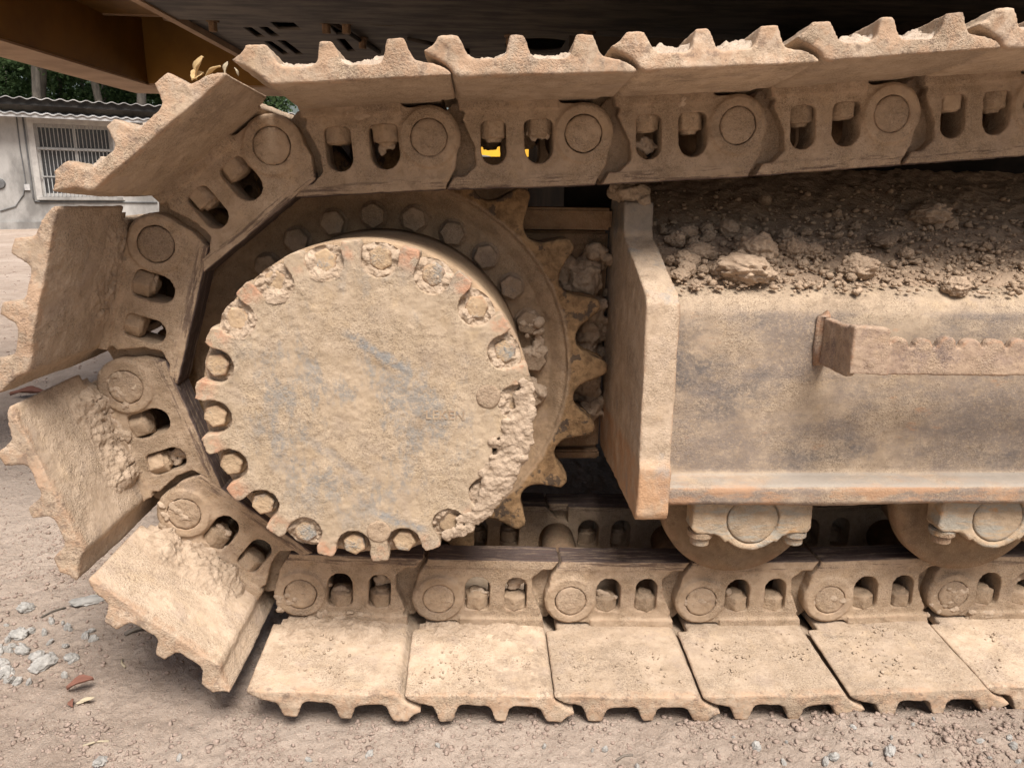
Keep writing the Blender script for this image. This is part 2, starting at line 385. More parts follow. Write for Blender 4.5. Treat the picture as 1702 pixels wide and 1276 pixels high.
def flat_mat(name, c, c2=None, rough=.7, scale=8, bump=.2, spec=.3, metal=0, stretch=(1,1,1)):
    g = G(name); n = g.noise(scale, 8, .65, g.stretch(stretch)); c2 = c2 or tuple(x*.7 for x in c)
    g.bump([(n, bump, .003)]); return g.done(g.mix(g.ramp(n, .35, .65), c2, c), rough, spec, metal)
MT['belly'] = flat_mat('grimy_belly_steel', (.17, .138, .106), (.06, .05, .042), .7, 7, .5, .3, 0, (1, 3, 1))
MT['loaderpaint'] = flat_mat('bright_yellow_paint', (.75, .40, .03), (.6, .32, .03), .5)
MT['black'] = flat_mat('shade_and_hose_black', (.05, .035, .024), (.022, .016, .012), .9)  # interior shade put into the colour; the hoses share this black
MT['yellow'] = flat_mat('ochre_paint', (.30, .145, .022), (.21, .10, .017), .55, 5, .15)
MT['brownlip'] = flat_mat('pale_rim_bounce_paint', (.50, .33, .20), (.38, .24, .14), .8, 7)  # pale rim colour; also paints ground bounce on undersides and a lit edge
MT['wall'] = flat_mat('stained_render', (.37, .355, .335), (.17, .162, .152), .9, 1.7, .3, .2, 0, (1, 1, .5))
MT['roofsheet'] = flat_mat('weathered_roof_sheet', (.45, .44, .43), (.22, .215, .21), .6, 5)
MT['eaveshade'] = flat_mat('eave_shade', (.04, .038, .036), (.02, .02, .02), .9)  # paints the shadow band in the gap under the upper roof
MT['wframe'] = flat_mat('grey_window_frame', (.42, .40, .37), (.33, .31, .29), .7, 10)
MT['glass'] = flat_mat('dusty_glass', (.055, .058, .06), (.03, .03, .032), .25, 3, .02, .5)
MT['bar'] = flat_mat('window_bar_paint', (.27, .265, .255), (.20, .195, .19), .6, 20)
MT['cable'] = flat_mat('grey_cable', (.14, .14, .14), None, .7)
MT['bark'] = flat_mat('bark', (.20, .17, .14), (.11, .095, .08), .95, 14, .8, .1, 0, (1, 1, .3))
def leaf_mat(name, a, b):
    g = G(name); n = g.noise(3, 4, .6, g.obj)
    col = g.mix(g.ramp(n, .35, .65), a, b); m = g.done(col, .7, .2)
    tr = node(g.t, 'ShaderNodeBsdfTranslucent', {0: col}); mx = node(g.t, 'ShaderNodeMixShader', {0: .35, 1: g.b.outputs[0], 2: tr.outputs[0]})
    g.t.links.new(mx.outputs[0], g.out.inputs[0]); return m
MT['leaf'] = leaf_mat('tree_leaf', (.04, .075, .025), (.10, .155, .06))
MT['dryleaf'] = leaf_mat('dry_leaf', (.52, .36, .17), (.66, .50, .28))
MT['redleaf'] = leaf_mat('red_leaf', (.24, .105, .075), (.33, .18, .13))
MT['straw'] = leaf_mat('straw', (.50, .42, .29), (.62, .54, .40))

# ------------------------------------------------------------------ object helpers
def ob(name, me, mat=None, parent=None, loc=(0,0,0), rot=(0,0,0), scale=(1,1,1), **props):
    if me is not None and mat is not None and not me.materials: me.materials.append(MT[mat] if isinstance(mat, str) else mat)
    o = link(bpy.data.objects.new(name, me)); o.location = loc; o.rotation_euler = rot; o.scale = scale
    if parent is not None: o.parent = parent
    for k, v in props.items(): o[k] = v
    return o

# ================================================================== SETTING
GZ = .001
def ground_h(x, y):
    P = np.stack([x, y, np.zeros_like(x)], 1); far = np.hypot(x-.1, y)
    near = np.clip(1-far/6, 0, 1)
    h = .012*fbm(P, 3.1, 4, 3)*near + .05*fbm(P, .5, 3, 9)*sstep(far, 1.5, 7)
    h += near*(.0075*fbm(P, 26, 4, 5, .62) + .0034*fbm(P, 115, 3, 8, .6))
    # soil squeezed up between the grousers and in front of the shoes on the right
    h += sstep(x, .36, .62)*(.028*np.exp(-((y+.19)/.055)**2)+.012*np.exp(-((y+.27)/.05)**2))*(.75+.5*fbm(P, 17, 3, 21))
    h += -.19*sstep(far, 3, 13)
    under = sstep(y, -.16, -.12)*(1-sstep(y, .38, .43))*sstep(x, -.16, -.1)
    h = h*(1-under)+(-.004)*under
    return GZ+h
def axis(lo, hi, step, far_lo, far_hi, ratio):
    a = list(np.arange(lo, hi, step)); s = step
    while a[-1] < far_hi: s *= ratio; a.append(a[-1]+s)
    s = step; b = []
    c = lo
    while c > far_lo: s *= ratio; c -= s; b.append(c)
    return np.array(b[::-1]+a)
gx = axis(-.72, 1.0, .0042, -90, 90, 1.045); gy = axis(-.34, .36, .0042, -40, 120, 1.028)
XX, YY = np.meshgrid(gx, gy); nx_, ny_ = len(gx), len(gy)
gv = np.stack([XX.ravel(), YY.ravel(), ground_h(XX.ravel(), YY.ravel())], 1)
idx = np.arange(nx_*ny_).reshape(ny_, nx_)
gf = np.stack([idx[:-1,:-1], idx[:-1,1:], idx[1:,1:], idx[1:,:-1]], -1).reshape(-1, 4)
me = bpy.data.meshes.new('ground'); me.vertices.add(len(gv)); me.vertices.foreach_set('co', gv.ravel())
me.loops.add(gf.size); me.loops.foreach_set('vertex_index', gf.ravel()); me.polygons.add(len(gf))
me.polygons.foreach_set('loop_start', np.arange(0, gf.size, 4)); me.update(calc_edges=True); me.validate(); shade(me)
ob('ground', me, 'ground', kind='structure', label='dusty pinkish brown bare earth yard strewn with crumbs', category='ground')
def gh(x, y): return float(ground_h(np.array([x]), np.array([y]))[0])

# ---- building behind on the left
BA = R(27); BB = (-7.154, 13.0, -.19)
bld = ob('low_building', None, loc=BB, rot=(0, 0, BA), label='low grey rendered building with barred window and sheet roof', category='building')
# local frame: x along the wall, -y towards the yard
wx0, wx1, wz0, wz1 = -.20, .98, .52, 1.73
ob('wall', plate([(-9,-.6),(14,-.6),(14,2.10),(-9,2.10)], [[(wx0,wz0),(wx1,wz0),(wx1,wz1),(wx0,wz1)]], 0, .24), 'wall', bld)
ob('side_wall', MB().box(-9, -8.76, .24, 4.2, -.6, 2.07).box(13.76, 14, .24, 4.2, -.6, 2.10).box(-8.76, 13.76, 4.0, 4.2, -.6, 2.10).mesh(), 'wall', bld)
ob('plinth', MB().box(-9.02, 14.02, -.05, -.002, -.6, .10).mesh(), 'wall', bld)
win = ob('window', MB().box(wx0, wx0+.06, .05, .12, wz0, wz1).box(wx1-.06, wx1, .05, .12, wz0, wz1).box(wx0+.06, wx1-.06, .05, .12, wz1-.06, wz1)
         .box(wx0+.06, wx1-.06, .05, .12, wz0, wz0+.06).box(.37, .42, .052, .118, wz0+.06, wz1-.06).box(wx0+.06, .37, .054, .116, 1.30, 1.35).box(.42, wx1-.06, .054, .116, 1.30, 1.35).mesh(), 'wframe', bld)
for x0, x1, z0, z1 in ((wx0+.06,.37,wz0+.06,1.30),(.42,wx1-.06,wz0+.06,1.30),(wx0+.06,.37,1.35,wz1-.06),(.42,wx1-.06,1.35,wz1-.06)):
    ob('pane', MB().box(x0, x1, .08, .09, z0, z1).mesh(), 'glass', win)
barm = MB().cyl((0,0,wz0+.01), .0075, wz1-wz0-.02, 'z', 8).mesh('bar', True)
for k in range(19): ob('bar', barm, 'bar', win, (wx0+.05+k*.06, .02, 0))
for z in (.86, 1.325): ob('cross_bar', MB().box(wx0+.01, wx1-.01, .0, .012, z-.012, z+.012).mesh(), 'bar', win)
ob('sill', MB().box(wx0-.06, wx1+.06, -.06, .05, wz0-.05, wz0).mesh(), 'wall', bld)
ob('window_surround', plate([(wx0-.09,wz0-.05),(wx1+.09,wz0-.05),(wx1+.09,wz1+.09),(wx0-.09,wz1+.09)], [[(wx0,wz0),(wx1,wz0),(wx1,wz1),(wx0,wz1)]], -.015, -.002), 'wframe', bld)
def corrugated(x0, x1, y0, y1, z0, z1, amp, pitch, thick=.012):
    n = int((x1-x0)/pitch*6); v = []; f = []
    for i in range(n+1):
        x = x0+(x1-x0)*i/n; a = amp*math.sin(2*math.pi*i/6)
        v += [(x,y0,z0+a),(x,y1,z1+a),(x,y0,z0+a-thick),(x,y1,z1+a-thick)]
    for i in range(n):
        a = 4*i; b = a+4
        f += [(a,b,b+1,a+1),(a+2,a+3,b+3,b+2),(a,a+2,b+2,b),(a+1,b+1,b+3,a+3)]
    return mk('sheet', v, f)
ob('awning_sheet', corrugated(-9.2, 14.2, -.36, -.003, 1.865, 1.93, .014, .17), 'roofsheet', bld, label='pale corrugated awning sheet above the barred window')
ob('fascia', MB().box(-9.2, 14.2, -.34, -.32, 1.80, 1.845).mesh(), 'roofsheet', bld)
ob('roof_sheet', corrugated(-9.3, 14.3, -.42, 4.5, 2.10, 2.16, .016, .19), 'roofsheet', bld)
ob('eave_shade_bar', MB().box(-9.2, 14.2, -.35, -.004, 2.02, 2.08).mesh(), 'eaveshade', bld)  # near-black bar standing in for the shadow under the roof
ob('eave_shade_face', MB().box(-9.2, 14.2, -.36, -.33, 1.99, 2.085).mesh(), 'eaveshade', bld)  # front of the painted shadow band below the roof sheet
ob('socket_box', MB().box(-.45, -.37, -.03, -.002, .63, .73).mesh(), 'roofsheet', bld)
def tube(pts, r, seg=6):
    v = []; f = []
    P = [Vector(p) for p in pts]
    for i, p in enumerate(P):
        d = (P[min(i+1,len(P)-1)]-P[max(i-1,0)]).normalized(); a = d.orthogonal().normalized(); b = d.cross(a)
        for k in range(seg):
            t = 2*math.pi*k/seg; v.append(p+a*(r*math.cos(t))+b*(r*math.sin(t)))
    for i in range(len(P)-1):
        for k in range(seg): f.append((i*seg+k, i*seg+(k+1)%seg, (i+1)*seg+(k+1)%seg, (i+1)*seg+k))
    f += [tuple(range(seg-1,-1,-1)), tuple(range((len(P)-1)*seg, len(P)*seg))]
    return mk('tube', v, f, True)
ob('cable', tube([(-.42,-.012,1.82),(-.43,-.012,1.3),(-.42,-.012,.76),(-.44,-.012,.70),(-.48,-.012,.55),(-.62,-.012,.36),(-.85,-.012,.28)], .009), 'cable', bld)
ob('conduit', tube([(-.33,-.012,1.82),(-.335,-.012,1.2),(-.34,-.012,.50),(-.33,-.012,.44),(-.2,-.012,.43),(1.6,-.012,.43)], .013), 'cable', bld)
ob('wall_vent', MB().lathe([(0,-.03),(.07,-.03),(.09,-.002),(0,-.002)], 20, (-.80, 0, .73)).mesh(), 'cable', bld)

# ---- trees behind the building
def leaf_cloud(centres, n, size, seed):
    rg = np.random.default_rng(seed); k = len(centres); per = n//k
    V = []; 
    for (c, rad) in centres:
        d = rg.normal(size=(per, 3)); d /= np.linalg.norm(d, axis=1)[:, None]
        V.append(np.array(c)+d*np.array(rad)*(rg.uniform(.25, 1, per)**.5)[:, None])
    Cc = np.concatenate(V); m = len(Cc)
    a = rg.normal(size=(m, 3)); a /= np.linalg.norm(a, axis=1)[:, None]
    b = rg.normal(size=(m, 3)); b -= (a*b).sum(1)[:, None]*a; b /= np.linalg.norm(b, axis=1)[:, None]
    s = size*rg.uniform(.6, 1.3, m)[:, None]
    v = np.stack([Cc-a*s, Cc-b*s*.45, Cc+a*s, Cc+b*s*.45], 1).reshape(-1, 3)
    f = np.arange(4*m).reshape(-1, 4)
    return mk('foliage', v, f)
def tree(x, y, h, r, label, seed, zb=-.3, lean=0.):
    rg = np.random.default_rng(seed)
    t = ob('tree', None, loc=(x, y, zb), label=label, category='tree', group='trees behind the low building')
    pts = [(lean*k/6*h*.1+rg.uniform(-.05,.05)*k, rg.uniform(-.04,.04)*k, h*k/6*.8) for k in range(7)]
    seg = 9; v = []; f = []
    for i, p in enumerate(pts):
        rr = r*(1-.11*i)
        for k in range(seg): v.append((p[0]+rr*math.cos(2*math.pi*k/seg), p[1]+rr*math.sin(2*math.pi*k/seg), p[2]))
    for i in range(6):
        for k in range(seg): f.append((i*seg+k, i*seg+(k+1)%seg, (i+1)*seg+(k+1)%seg, (i+1)*seg+k))
    mb = MB().add(v, f); ends = []
    for q in range(9):
        b = Vector(pts[rg.integers(3, 7)]); a = rg.uniform(0, 6.28); L = rg.uniform(.8, 1.9)
        e = b+Vector((math.cos(a)*L, math.sin(a)*L, rg.uniform(.3, 1.2))); ends.append(e)
        mb.join(tube([b, (b+e)/2+Vector((0,0,.1)), e], r*.28, 5))
    ob('trunk', mb.mesh('trunk', True), 'bark', t)
    cen = [((e.x, e.y, e.z), (rg.uniform(.7,1.2), rg.uniform(.7,1.2), rg.uniform(.45,.8))) for e in ends]
    cen += [((pts[6][0]+rg.uniform(-1,1), pts[6][1]+rg.uniform(-1,1), h*.8+rg.uniform(-.3,.8)), (1.1,1.1,.8)) for _ in range(4)]
    ob('crown', leaf_cloud(cen, 5200, .07, seed+3), 'leaf', t)
    return t
TL = ['tree with a slender trunk at the far left above the roof', 'tree with the dark leaning trunk left above the roof', 'tree with a straight grey trunk above the barred window', 'tree second to the right of the barred window, above roof',
      'tree just left of the yellow beam end above the roof', 'dense tree hidden mostly behind the upper track shoe', 'far tree seen through the gap beside the leaf topped shoe']
for k, (x, y, h, r) in enumerate([(-11.6,17.5,8.2,.12),(-10.7,19,8.6,.17),(-9.75,17.6,8.4,.13),(-8.7,18.6,8.8,.12),(-7.6,17.9,8.2,.14),(-6.0,20,8,.16),(-3.4,19,5.5,.14)]):
    tree(x, y, h, r, TL[k], 100+k, lean=[0,.9,0,-.3,.2,0,0,0,0][k])
for k, (x, y) in enumerate([(-14,21.5),(-12.6,21),(-11.2,21.5),(-9.9,21.2),(-8.4,21.6),(-7.2,21),(-15,27),(-12.5,27.5),(-10,27),(-7.5,28),(-13.5,23),(-11.8,24),(-10.2,23),(-8.6,24.5),(-6.8,23.5),(-4.6,24.5),(-2,25),(1.2,26)]):
    rg = np.random.default_rng(300+k)
    s = ob('shrub', None, loc=(x, y, -.3), label='dark leafy bush in the thicket beyond the low building', category='bush', group='bushes of the thicket beyond the building')
    ob('foliage', leaf_cloud([((rg.uniform(-.9,.9), rg.uniform(-.6,.6), rg.uniform(.6,5.2)), (1.0,.7,.6)) for _ in range(8)], 7000, .075, 330+k), 'leaf', s)
    ob('stem', tube([(0,0,0),(.1,0,1.2),(.0,.1,2.6),(.1,.1,4)], .06, 6), 'bark', s)

# ================================================================== EXCAVATOR
EX = ob('excavator', None, label='dirt caked crawler excavator seen close up at its drive sprocket and track', category='excavator')
YC = .123                                  # middle plane of the track
def part(name, me, mat, loc=(0,0,0), rot=(0,0,0), parent=None, scale=(1,1,1), **kw):
    return ob(name, me, mat, parent or EX, loc, rot, scale, **kw)

# ---- track link (local: x along the link, z towards the rail, y = depth from the outer face)
def arc(cx, cz, r, a0, a1, n): return [(cx+r*math.cos(R(a0+(a1-a0)*k/(n-1))), cz+r*math.sin(R(a0+(a1-a0)*k/(n-1)))) for k in range(n)]
def window_loop(u0, u1, v0, v1):
    r = (u1-u0)/2; c = .007
    return arc((u0+u1)/2, v1-r, r, 0, 180, 13)+arc(u0+c, v0+c, c, 180, 270, 4)+arc(u1-c, v0+c, c, 270, 360, 4)
H1 = window_loop(.037, .072, -.018, .034); H2 = window_loop(.094, .1255, -.018, .034)
front = [(-.015,.061),(-.029,.036)]+arc(0, 0, .0375, 150, 285, 16)+[(.022,-.036),(.034,-.040),(.140,-.040),(.147,-.02),(.133,.012),(.132,.034),(.150,.050),(.168,.061)]
back = [(.018,.058),(.018,-.034),(.034,-.040),(.158,-.040)]+arc(.19, 0, .034, 235, 450, 18)+[(.172,.052),(.168,.058)]
def make_link(seed):
    mb = MB()
    mb.join(plate(front, [H1, H2, arc(0, 0, .0225, 0, 348, 30)], .0, .034))
    mb.join(plate(back, [H1, H2], .020, .050))
    mb.prism([(-.016,.062),(.170,.062),(.160,.047),(-.013,.047)], -.001, .044)      # rail
    mb.lathe([(.0225,-.0035),(.034,-.0035),(.0375,.002),(.0375,.03),(.0225,.03)], 48)
    mb.prism([(.030,-.045),(.152,-.045),(.150,-.030),(.030,-.030)], -.004, .054)     # bolting foot
    me = voxel(mb.mesh(), .0017, 3)
    V = getv(me)
    return rough(me, [(28, .0011, 3), (110, .0006, 3), (330, .0003, 2)], seed)
LINKS = [make_link(k*50+1) for k in range(3)]
PIN = rough(voxel(MB().lathe([(0,-.0045),(.0208,-.0042),(.0223,-.003),(.0223,.252),(0,.252)], 40).mesh(), .0022, 1), [(45,.0010,3),(170,.0008,3),(400,.0004,2)], 4)
BUSH = MB().lathe([(.0215,.046),(.029,.046),(.029,.2),(.0215,.2)], 24).mesh('bushing', True)
def hexm(af, h, axis, seed=0, chamfer=.0015, dome=0):
    r = af/math.sqrt(3)
    me = MB().cyl((0,0,0), r, h, axis, 6).mesh(); bevel(me, chamfer, 2, 20); return me
NUTA = rough(voxel(MB().cyl((0,0,0), .0185, .021, 'z', 6).cyl((0,0,.018), .0105, .0075, 'z', 20).mesh(), .0017, 2), [(90,.0012,3),(300,.0005,2)], 7)
NUTB = rough(voxel(MB().cyl((0,0,0), .0185, .019, 'z', 6).cyl((0,0,.018), .0125, .003, 'z', 20).mesh(), .0017, 2), [(70,.0016,3),(300,.0005,2)], 9)
# ---- shoe (same local frame)
SHP = [(-.0355,-.0355),(.146,-.0355),(.1515,-.0385),(.157,-.0465),(.168,-.0530),(.179,-.058),(.181,-.0605),(.170,-.066),(.165,-.0735),(.147,-.0735),
       (.142,-.065),(.137,-.055),(.130,-.0515),(.104,-.0515),(.098,-.055),(.094,-.074),(.081,-.074),(.077,-.066),(.073,-.054),(.067,-.051),(.040,-.051),(.033,-.054),
       (.027,-.073),(.009,-.073),(.006,-.064),(.001,-.053),(-.008,-.0505),(-.017,-.049),(-.028,-.0445),(-.0362,-.038)]
SHN = [(-.019,-.0355)]+SHP[1:27]+[(-.017,-.049),(-.019,-.047)]
SHP = [(u, v-.0045) for u, v in SHP]; SHN = [(u, v-.0045) for u, v in SHN]
def bend(y): return .010*np.clip(np.maximum(-y, y-.246)/.147, 0, 1.1)**1.3      # shoe ends bent outwards by wear
def make_shoe(seed):
    me = voxel(MB().prism(SHP, -.147, -.013).prism(SHN, -.018, .264).prism(SHP, .259, .393).mesh(), .0024, 3)
    V = getv(me); V[:, 1] += .004*fbm(V, 22, 3, seed+3)*sstep(V[:, 1], -.128, -.142); V[:, 2] -= bend(V[:, 1]); setv(me, V)
    return rough(me, [(16, .0016, 3), (80, .0007, 3), (300, .00035, 2)], seed)
SHOES = [make_shoe(900+k*37) for k in range(3)]

pins = [(.6412,.76),(.4494,.7428),(.259,.7297),(.0711,.7216),(-.1175,.7084),(-.2657,.5902),(-.3223,.4073),(-.2647,.23),(-.1159,.1071),
        (.0774,.0975),(.2663,.0917),(.4563,.0883),(.6472,.0888),(.8326,.0944)]
tp = [(.6412+.1893*k, .76+.0165*k) for k in (4,3,2,1)]
bt = [(.8326+.19*k, .0944) for k in (1,2,3,4)]
pins = tp+pins+bt
def dirt_strip(x0, x1, y0, y1, z, hfun, step=.0022):
    xs = np.arange(x0, x1+step/2, step); ys = np.arange(y0, y1+step/2, step)
    X, Y = np.meshgrid(xs, ys); P = np.stack([X.ravel(), Y.ravel(), np.zeros(X.size)], 1)
    Z = z+hfun(P[:,0], P[:,1], P)
    V = np.stack([P[:,0], P[:,1], Z], 1); n = len(xs); m = len(ys); I = np.arange(n*m).reshape(m, n)
    F = np.stack([I[:-1,:-1], I[:-1,1:], I[1:,1:], I[1:,:-1]], -1).reshape(-1,4)
    return mk('dirt', V, F, True)
for k in range(len(pins)-1):
    p, q = Vector((pins[k][0],0,pins[k][1])), Vector((pins[k+1][0],0,pins[k+1][1]))
    a = math.atan2(q.z-p.z, q.x-p.x); rot = (0, -a, 0)
    kv = k % 3
    far = part('track_link', LINKS[(kv+1)%3], 'link', (p.x, .246, p.z), rot, None, (1,-1,1))
    lk = part('track_link', LINKS[kv], 'link', p, rot)
    part('pin', PIN, 'pin', (0,0,0), (0, k*1.3, 0), lk)
    part('bushing', BUSH, 'roller', (0,0,0), (0,0,0), lk)
    n1 = part('nut', NUTA if k % 2 else NUTB, 'nut', (.0545+random.uniform(-.003,.003), .017, -.019), (0,0,random.uniform(0,1)), lk)
    n2 = part('nut', NUTB if k % 2 else NUTA, 'nut', (.110+random.uniform(-.002,.002), .017, -.019), (0,0,random.uniform(0,1)), lk)
    for u in (.0545, .110): part('nut', NUTA, 'nut', (u, .017, -.019), (0,0,.3), far)
    rgk = np.random.default_rng(900+k)
    spots = []
    if rgk.random() < .55 or k >= 15: spots.append((0, 0, -.002, .016, .010))
    if rgk.random() < .45: spots.append((.0545, -.008, .010, .013, .014))
    if rgk.random() < .35: spots.append((.110, .020, .016, .010, .010))
    if rgk.random() < .6: spots.append((.09, -.036, .0, .03, .005))
    if k in (10, 11, 12, 17): spots += [(-.008, -.012, -.003, .02, .02), (.05, -.034, -.002, .03, .008)]
    if spots:
        it = []
        for (u_, v_, y_, su, sv) in spots:
            for _ in range(14): it.append(((u_+rgk.normal()*su*.6, y_+rgk.uniform(0,.004), v_+rgk.normal()*sv*.6), (rgk.uniform(.003,.009), rgk.uniform(.0025,.005), rgk.uniform(.003,.007))))
        part('stuck_mud', blobs(it, .0017, [(90,.003,4,.7),(300,.001,3)], k, 3), 'mud', (0,0,0), (0,0,0), lk, kind='stuff')
    sh = part('track_shoe', SHOES[(k*2+1)%3], 'shoe', p, rot)
    if k <= 8:                            # upper run: pale dirt lying in the valleys between the grousers
        for u0, u1 in ((.026,.084),(.092,.150)):
            def hf(x, y, P, u0=u0, u1=u1, k=k):
                mid = 4*((x-u0)*(u1-x))/((u1-u0)**2)
                e = sstep(y, -.1442, -.134)
                return -(bend(y)+e*(.0115-.003*mid)+.008*sstep(y,-.13,-.09)+e*(.011*fbm(P+k*3.1, 42, 4, 40+k, .6)+.004*fbm(P+k, 170, 4, k, .65)))
            part('packed_dirt', dirt_strip(u0, u1, -.1445, .2, -.052, hf), 'topdirt', (0,0,0), (0,0,0), sh)
    if 8 <= k <= 13:                      # lower left: crust of cracked soil along the foot of the links
        s = {8:.0, 9:.55, 10:1.25, 11:1.5, 12:.85, 13:.5}[k]
        def hf(x, y, P, s=s, k=k):
            d1, d2 = worley(np.stack([P[:,0], P[:,1], np.full(len(P), k*.37)], 1)+.006*np.stack([fbm(P, 60, 3, 5), fbm(P, 60, 3, 6), 0*P[:,0]], 1), 42, k)
            crk = sstep(d2-d1, .0, .055)
            w = sstep(y, -.085+.04*(1-min(s,1))+.018*fbm(P+k*2, 18, 3, k), -.012)
            w = w*sstep(x, -.026, .004)*(1-sstep(x, .105+.02*fbm(P, 30, 3, k), .138))
            return -bend(y)-.005+s*.0155*w*(.6+.75*fbm(P+k, 30, 5, 70+k, .66))*(.7+.3*crk)+.0030*w*fbm(P, 150, 4, k, .7)+.002*w
        part('caked_mud', dirt_strip(-.026, .138, -.10, .004, -.0390, hf, .0016), 'mud', (0,0,0), (0,0,0), sh)

# ---- sprocket
AX = (0, 0, .41)
sp_pts = []
NT = 21
for k in range(NT):
    a0 = .4+360/NT*k; st = 360/NT
    # tip, flank, root
    for da, r in ((-.10,.3160),(-.05,.3195),(.05,.3195),(.10,.3160),(.15,.307),(.195,.299),(.25,.289),(.32,.2815),(.40,.2768),(.5,.275),(.60,.2768),(.68,.2815),(.75,.289),(.805,.299),(.85,.307)):
        sp_pts.append((r*math.cos(R(a0+da*st)), r*math.sin(R(a0+da*st))))
mb = MB(); mb.join(plate(sp_pts, [[(.262*math.cos(R(6*k)), .262*math.sin(R(6*k))) for k in range(60)]], .092-YC, .154-YC))
mb.lathe([(.12,.112-YC),(.238,.112-YC),(.246,.106-YC),(.254,.100-YC),(.2655,.097-YC),(.272,.100-YC),(.272,.148-YC),(.12,.14-YC)], 120)
me = rough(voxel(mb.mesh(), .0024, 3), [(20,.0018,3),(90,.0008,3),(300,.0004,2)], 61)
spr = part('sprocket', me, 'sprocket', (0, YC, .41))
FB = rough(voxel(MB().cyl((0,-.017,0), .0175, .017, 'y', 6).cyl((0,-.003,0), .0205, .003, 'y', 24).mesh(), .0017, 2), [(90,.0009,3),(300,.0004,2)], 3)
for k in range(24):
    a = R(3.3+15*k); part('flange_bolt', FB, 'flangebolt', (.2145*math.cos(a), .1125-YC, .2145*math.sin(a)), (0, random.uniform(0,1), 0), spr)
items = []
rg = np.random.default_rng(5)
for a_, s_ in ((18,.9),(4,1.1),(-8,1.0),(10,.6),(-20,.8),(33,.45)):
    for _ in range(6):
        t = R(a_+rg.uniform(-4,4)); r = .2145+rg.uniform(-.016,.014)
        items.append(((r*math.cos(t), .108-YC-rg.uniform(0,.012)*s_, r*math.sin(t)), s_*rg.uniform(.006,.011)))
part('caked_mud', blobs(items, .0018, [(70,.005,5,.68),(260,.0014,3)], 8, 3), 'mud', (0,0,0), (0,0,0), spr, label='lumps of mud stuck over the right hand flange bolts')

# ---- final drive: drum, scalloped cover, bolts
drum = part('final_drive', rough(MB().lathe([(0,-.088),(.1925,-.088),(.1945,-.086),(.1955,-.080),(.1955,-.060),(.1935,-.052),(.1925,.02),(.195,.075),(.197,.118),(0,.118)], 160).mesh('d', True), [(14,.0012,3)], 4), 'drum', AX)
NB = 18; outer = []
PR = .0205
for k in range(NB):
    ang = 3.2+20*k; ca, sa = math.cos(R(ang)), math.sin(R(ang))
    L = lambda u, v: (ca*u-sa*v, sa*u+ca*v)            # u radial, v tangential
    a1 = ang-10
    for t in np.linspace(0, 1, 4): outer.append((.1958*math.cos(R(a1+t*2.6)), .1958*math.sin(R(a1+t*2.6))))
    outer += [L(.1945, -.0245), L(.191, -.0222), L(.186, -PR)]
    outer += [L(.1765+PR*math.cos(R(270-180*t)), PR*math.sin(R(270-180*t))) for t in np.linspace(0, 1, 17)]
    outer += [L(.186, PR), L(.191, .0222), L(.1945, .0245)]
    for t in np.linspace(0, 1, 4): outer.append((.1958*math.cos(R(a1+17.4+t*2.5)), .1958*math.sin(R(a1+17.4+t*2.5))))
mb = MB(); mb.join(plate(outer, [], -.1105, -.086))
me = voxel(mb.mesh(), .0017, 2)
me = rough(me, [(14,.0012,3),(60,.0009,3),(210,.0006,3),(450,.0003,2)], 33)
cov = part('cover', me, 'cover', AX, label='round dusty cover with scalloped rim pockets')
CB = rough(voxel(MB().cyl((0,-.0125,0), .0143, .0125, 'y', 6).cyl((0,-.002,0), .0165, .008, 'y', 24).mesh(), .0014, 2), [(90,.0006,3),(300,.0004,2)], 21)
for k in range(NB):
    a = R(3.2+20*k)
    part('cover_bolt', CB, 'bolt', (.1770*math.cos(a), -.0925, .1770*math.sin(a)), (0, random.uniform(0,1), 0), cov)
PLUG = rough(voxel(MB().lathe([(0,-.1116),(.0132,-.1116),(.0146,-.1106),(.0146,-.105),(0,-.105)], 32).mesh(), .0014, 1), [(120,.0008,3)], 2)
RING = MB().lathe([(.0152,-.1122),(.0172,-.1126),(.0185,-.108),(.0150,-.108)], 32).mesh('ring', True)
for x, z in ((.1435, .0165), (.0105, -.1555)):
    pl = part('plug', PLUG, 'pin', (x, 0, z), (0,0,0), cov); 
items = []; rg = np.random.default_rng(17)
fill = {83:.75, 63:.95, 43:.9, 23:.95, 3:1.1, 103:1.15, 123:1.3, 143:1.15, 163:.6, -117:.9, -57:.85, -97:.4, -77:.3, -137:.15, -177:.35, -157:.3}
def pocket_soil(level, seed):
    n = 46; g_ = np.linspace(-.024, .024, n); X, Z = np.meshgrid(g_, g_); P = np.stack([X.ravel(), Z.ravel(), np.full(X.size, seed*.71)], 1)
    rr = np.hypot(P[:,0], P[:,1])
    hgt = level*(.0125-.002*sstep(rr, .017, .006))*(.8+.5*fbm(P, 60, 3, seed))+.0036*fbm(P, 190, 4, seed+3, .7)+.003*sstep(P[:,0], -.004, -.018)
    hgt = (hgt+(.0055 if level > .7 else 0))*(1-(.25 if level > .7 else .75)*sstep(P[:,0], .006, .0145))
    P[:,0] = np.minimum(P[:,0], .0175-.3*np.abs(P[:,1])**2/.02)
    I = np.arange(n*n).reshape(n, n); F = np.stack([I[:-1,:-1], I[:-1,1:], I[1:,1:], I[1:,:-1]], -1).reshape(-1,4)
    keep = rr < .0245; F = F[keep[F].all(1)]
    me = mk('soil', np.stack([P[:,0], -np.clip(hgt, .0002, .0225), P[:,1]], 1), F, True)
    bm = bmesh.new(); bm.from_mesh(me); bmesh.ops.delete(bm, geom=[v for v in bm.verts if not v.link_faces], context='VERTS'); bm.to_mesh(me); bm.free(); return me
for i, (a_, s_) in enumerate(fill.items()):
    t = R(a_+.2); part('pocket_soil', pocket_soil(s_, i), 'mud', (.1770*math.cos(t), -.0885, .1770*math.sin(t)), (0, -t, 0), cov)
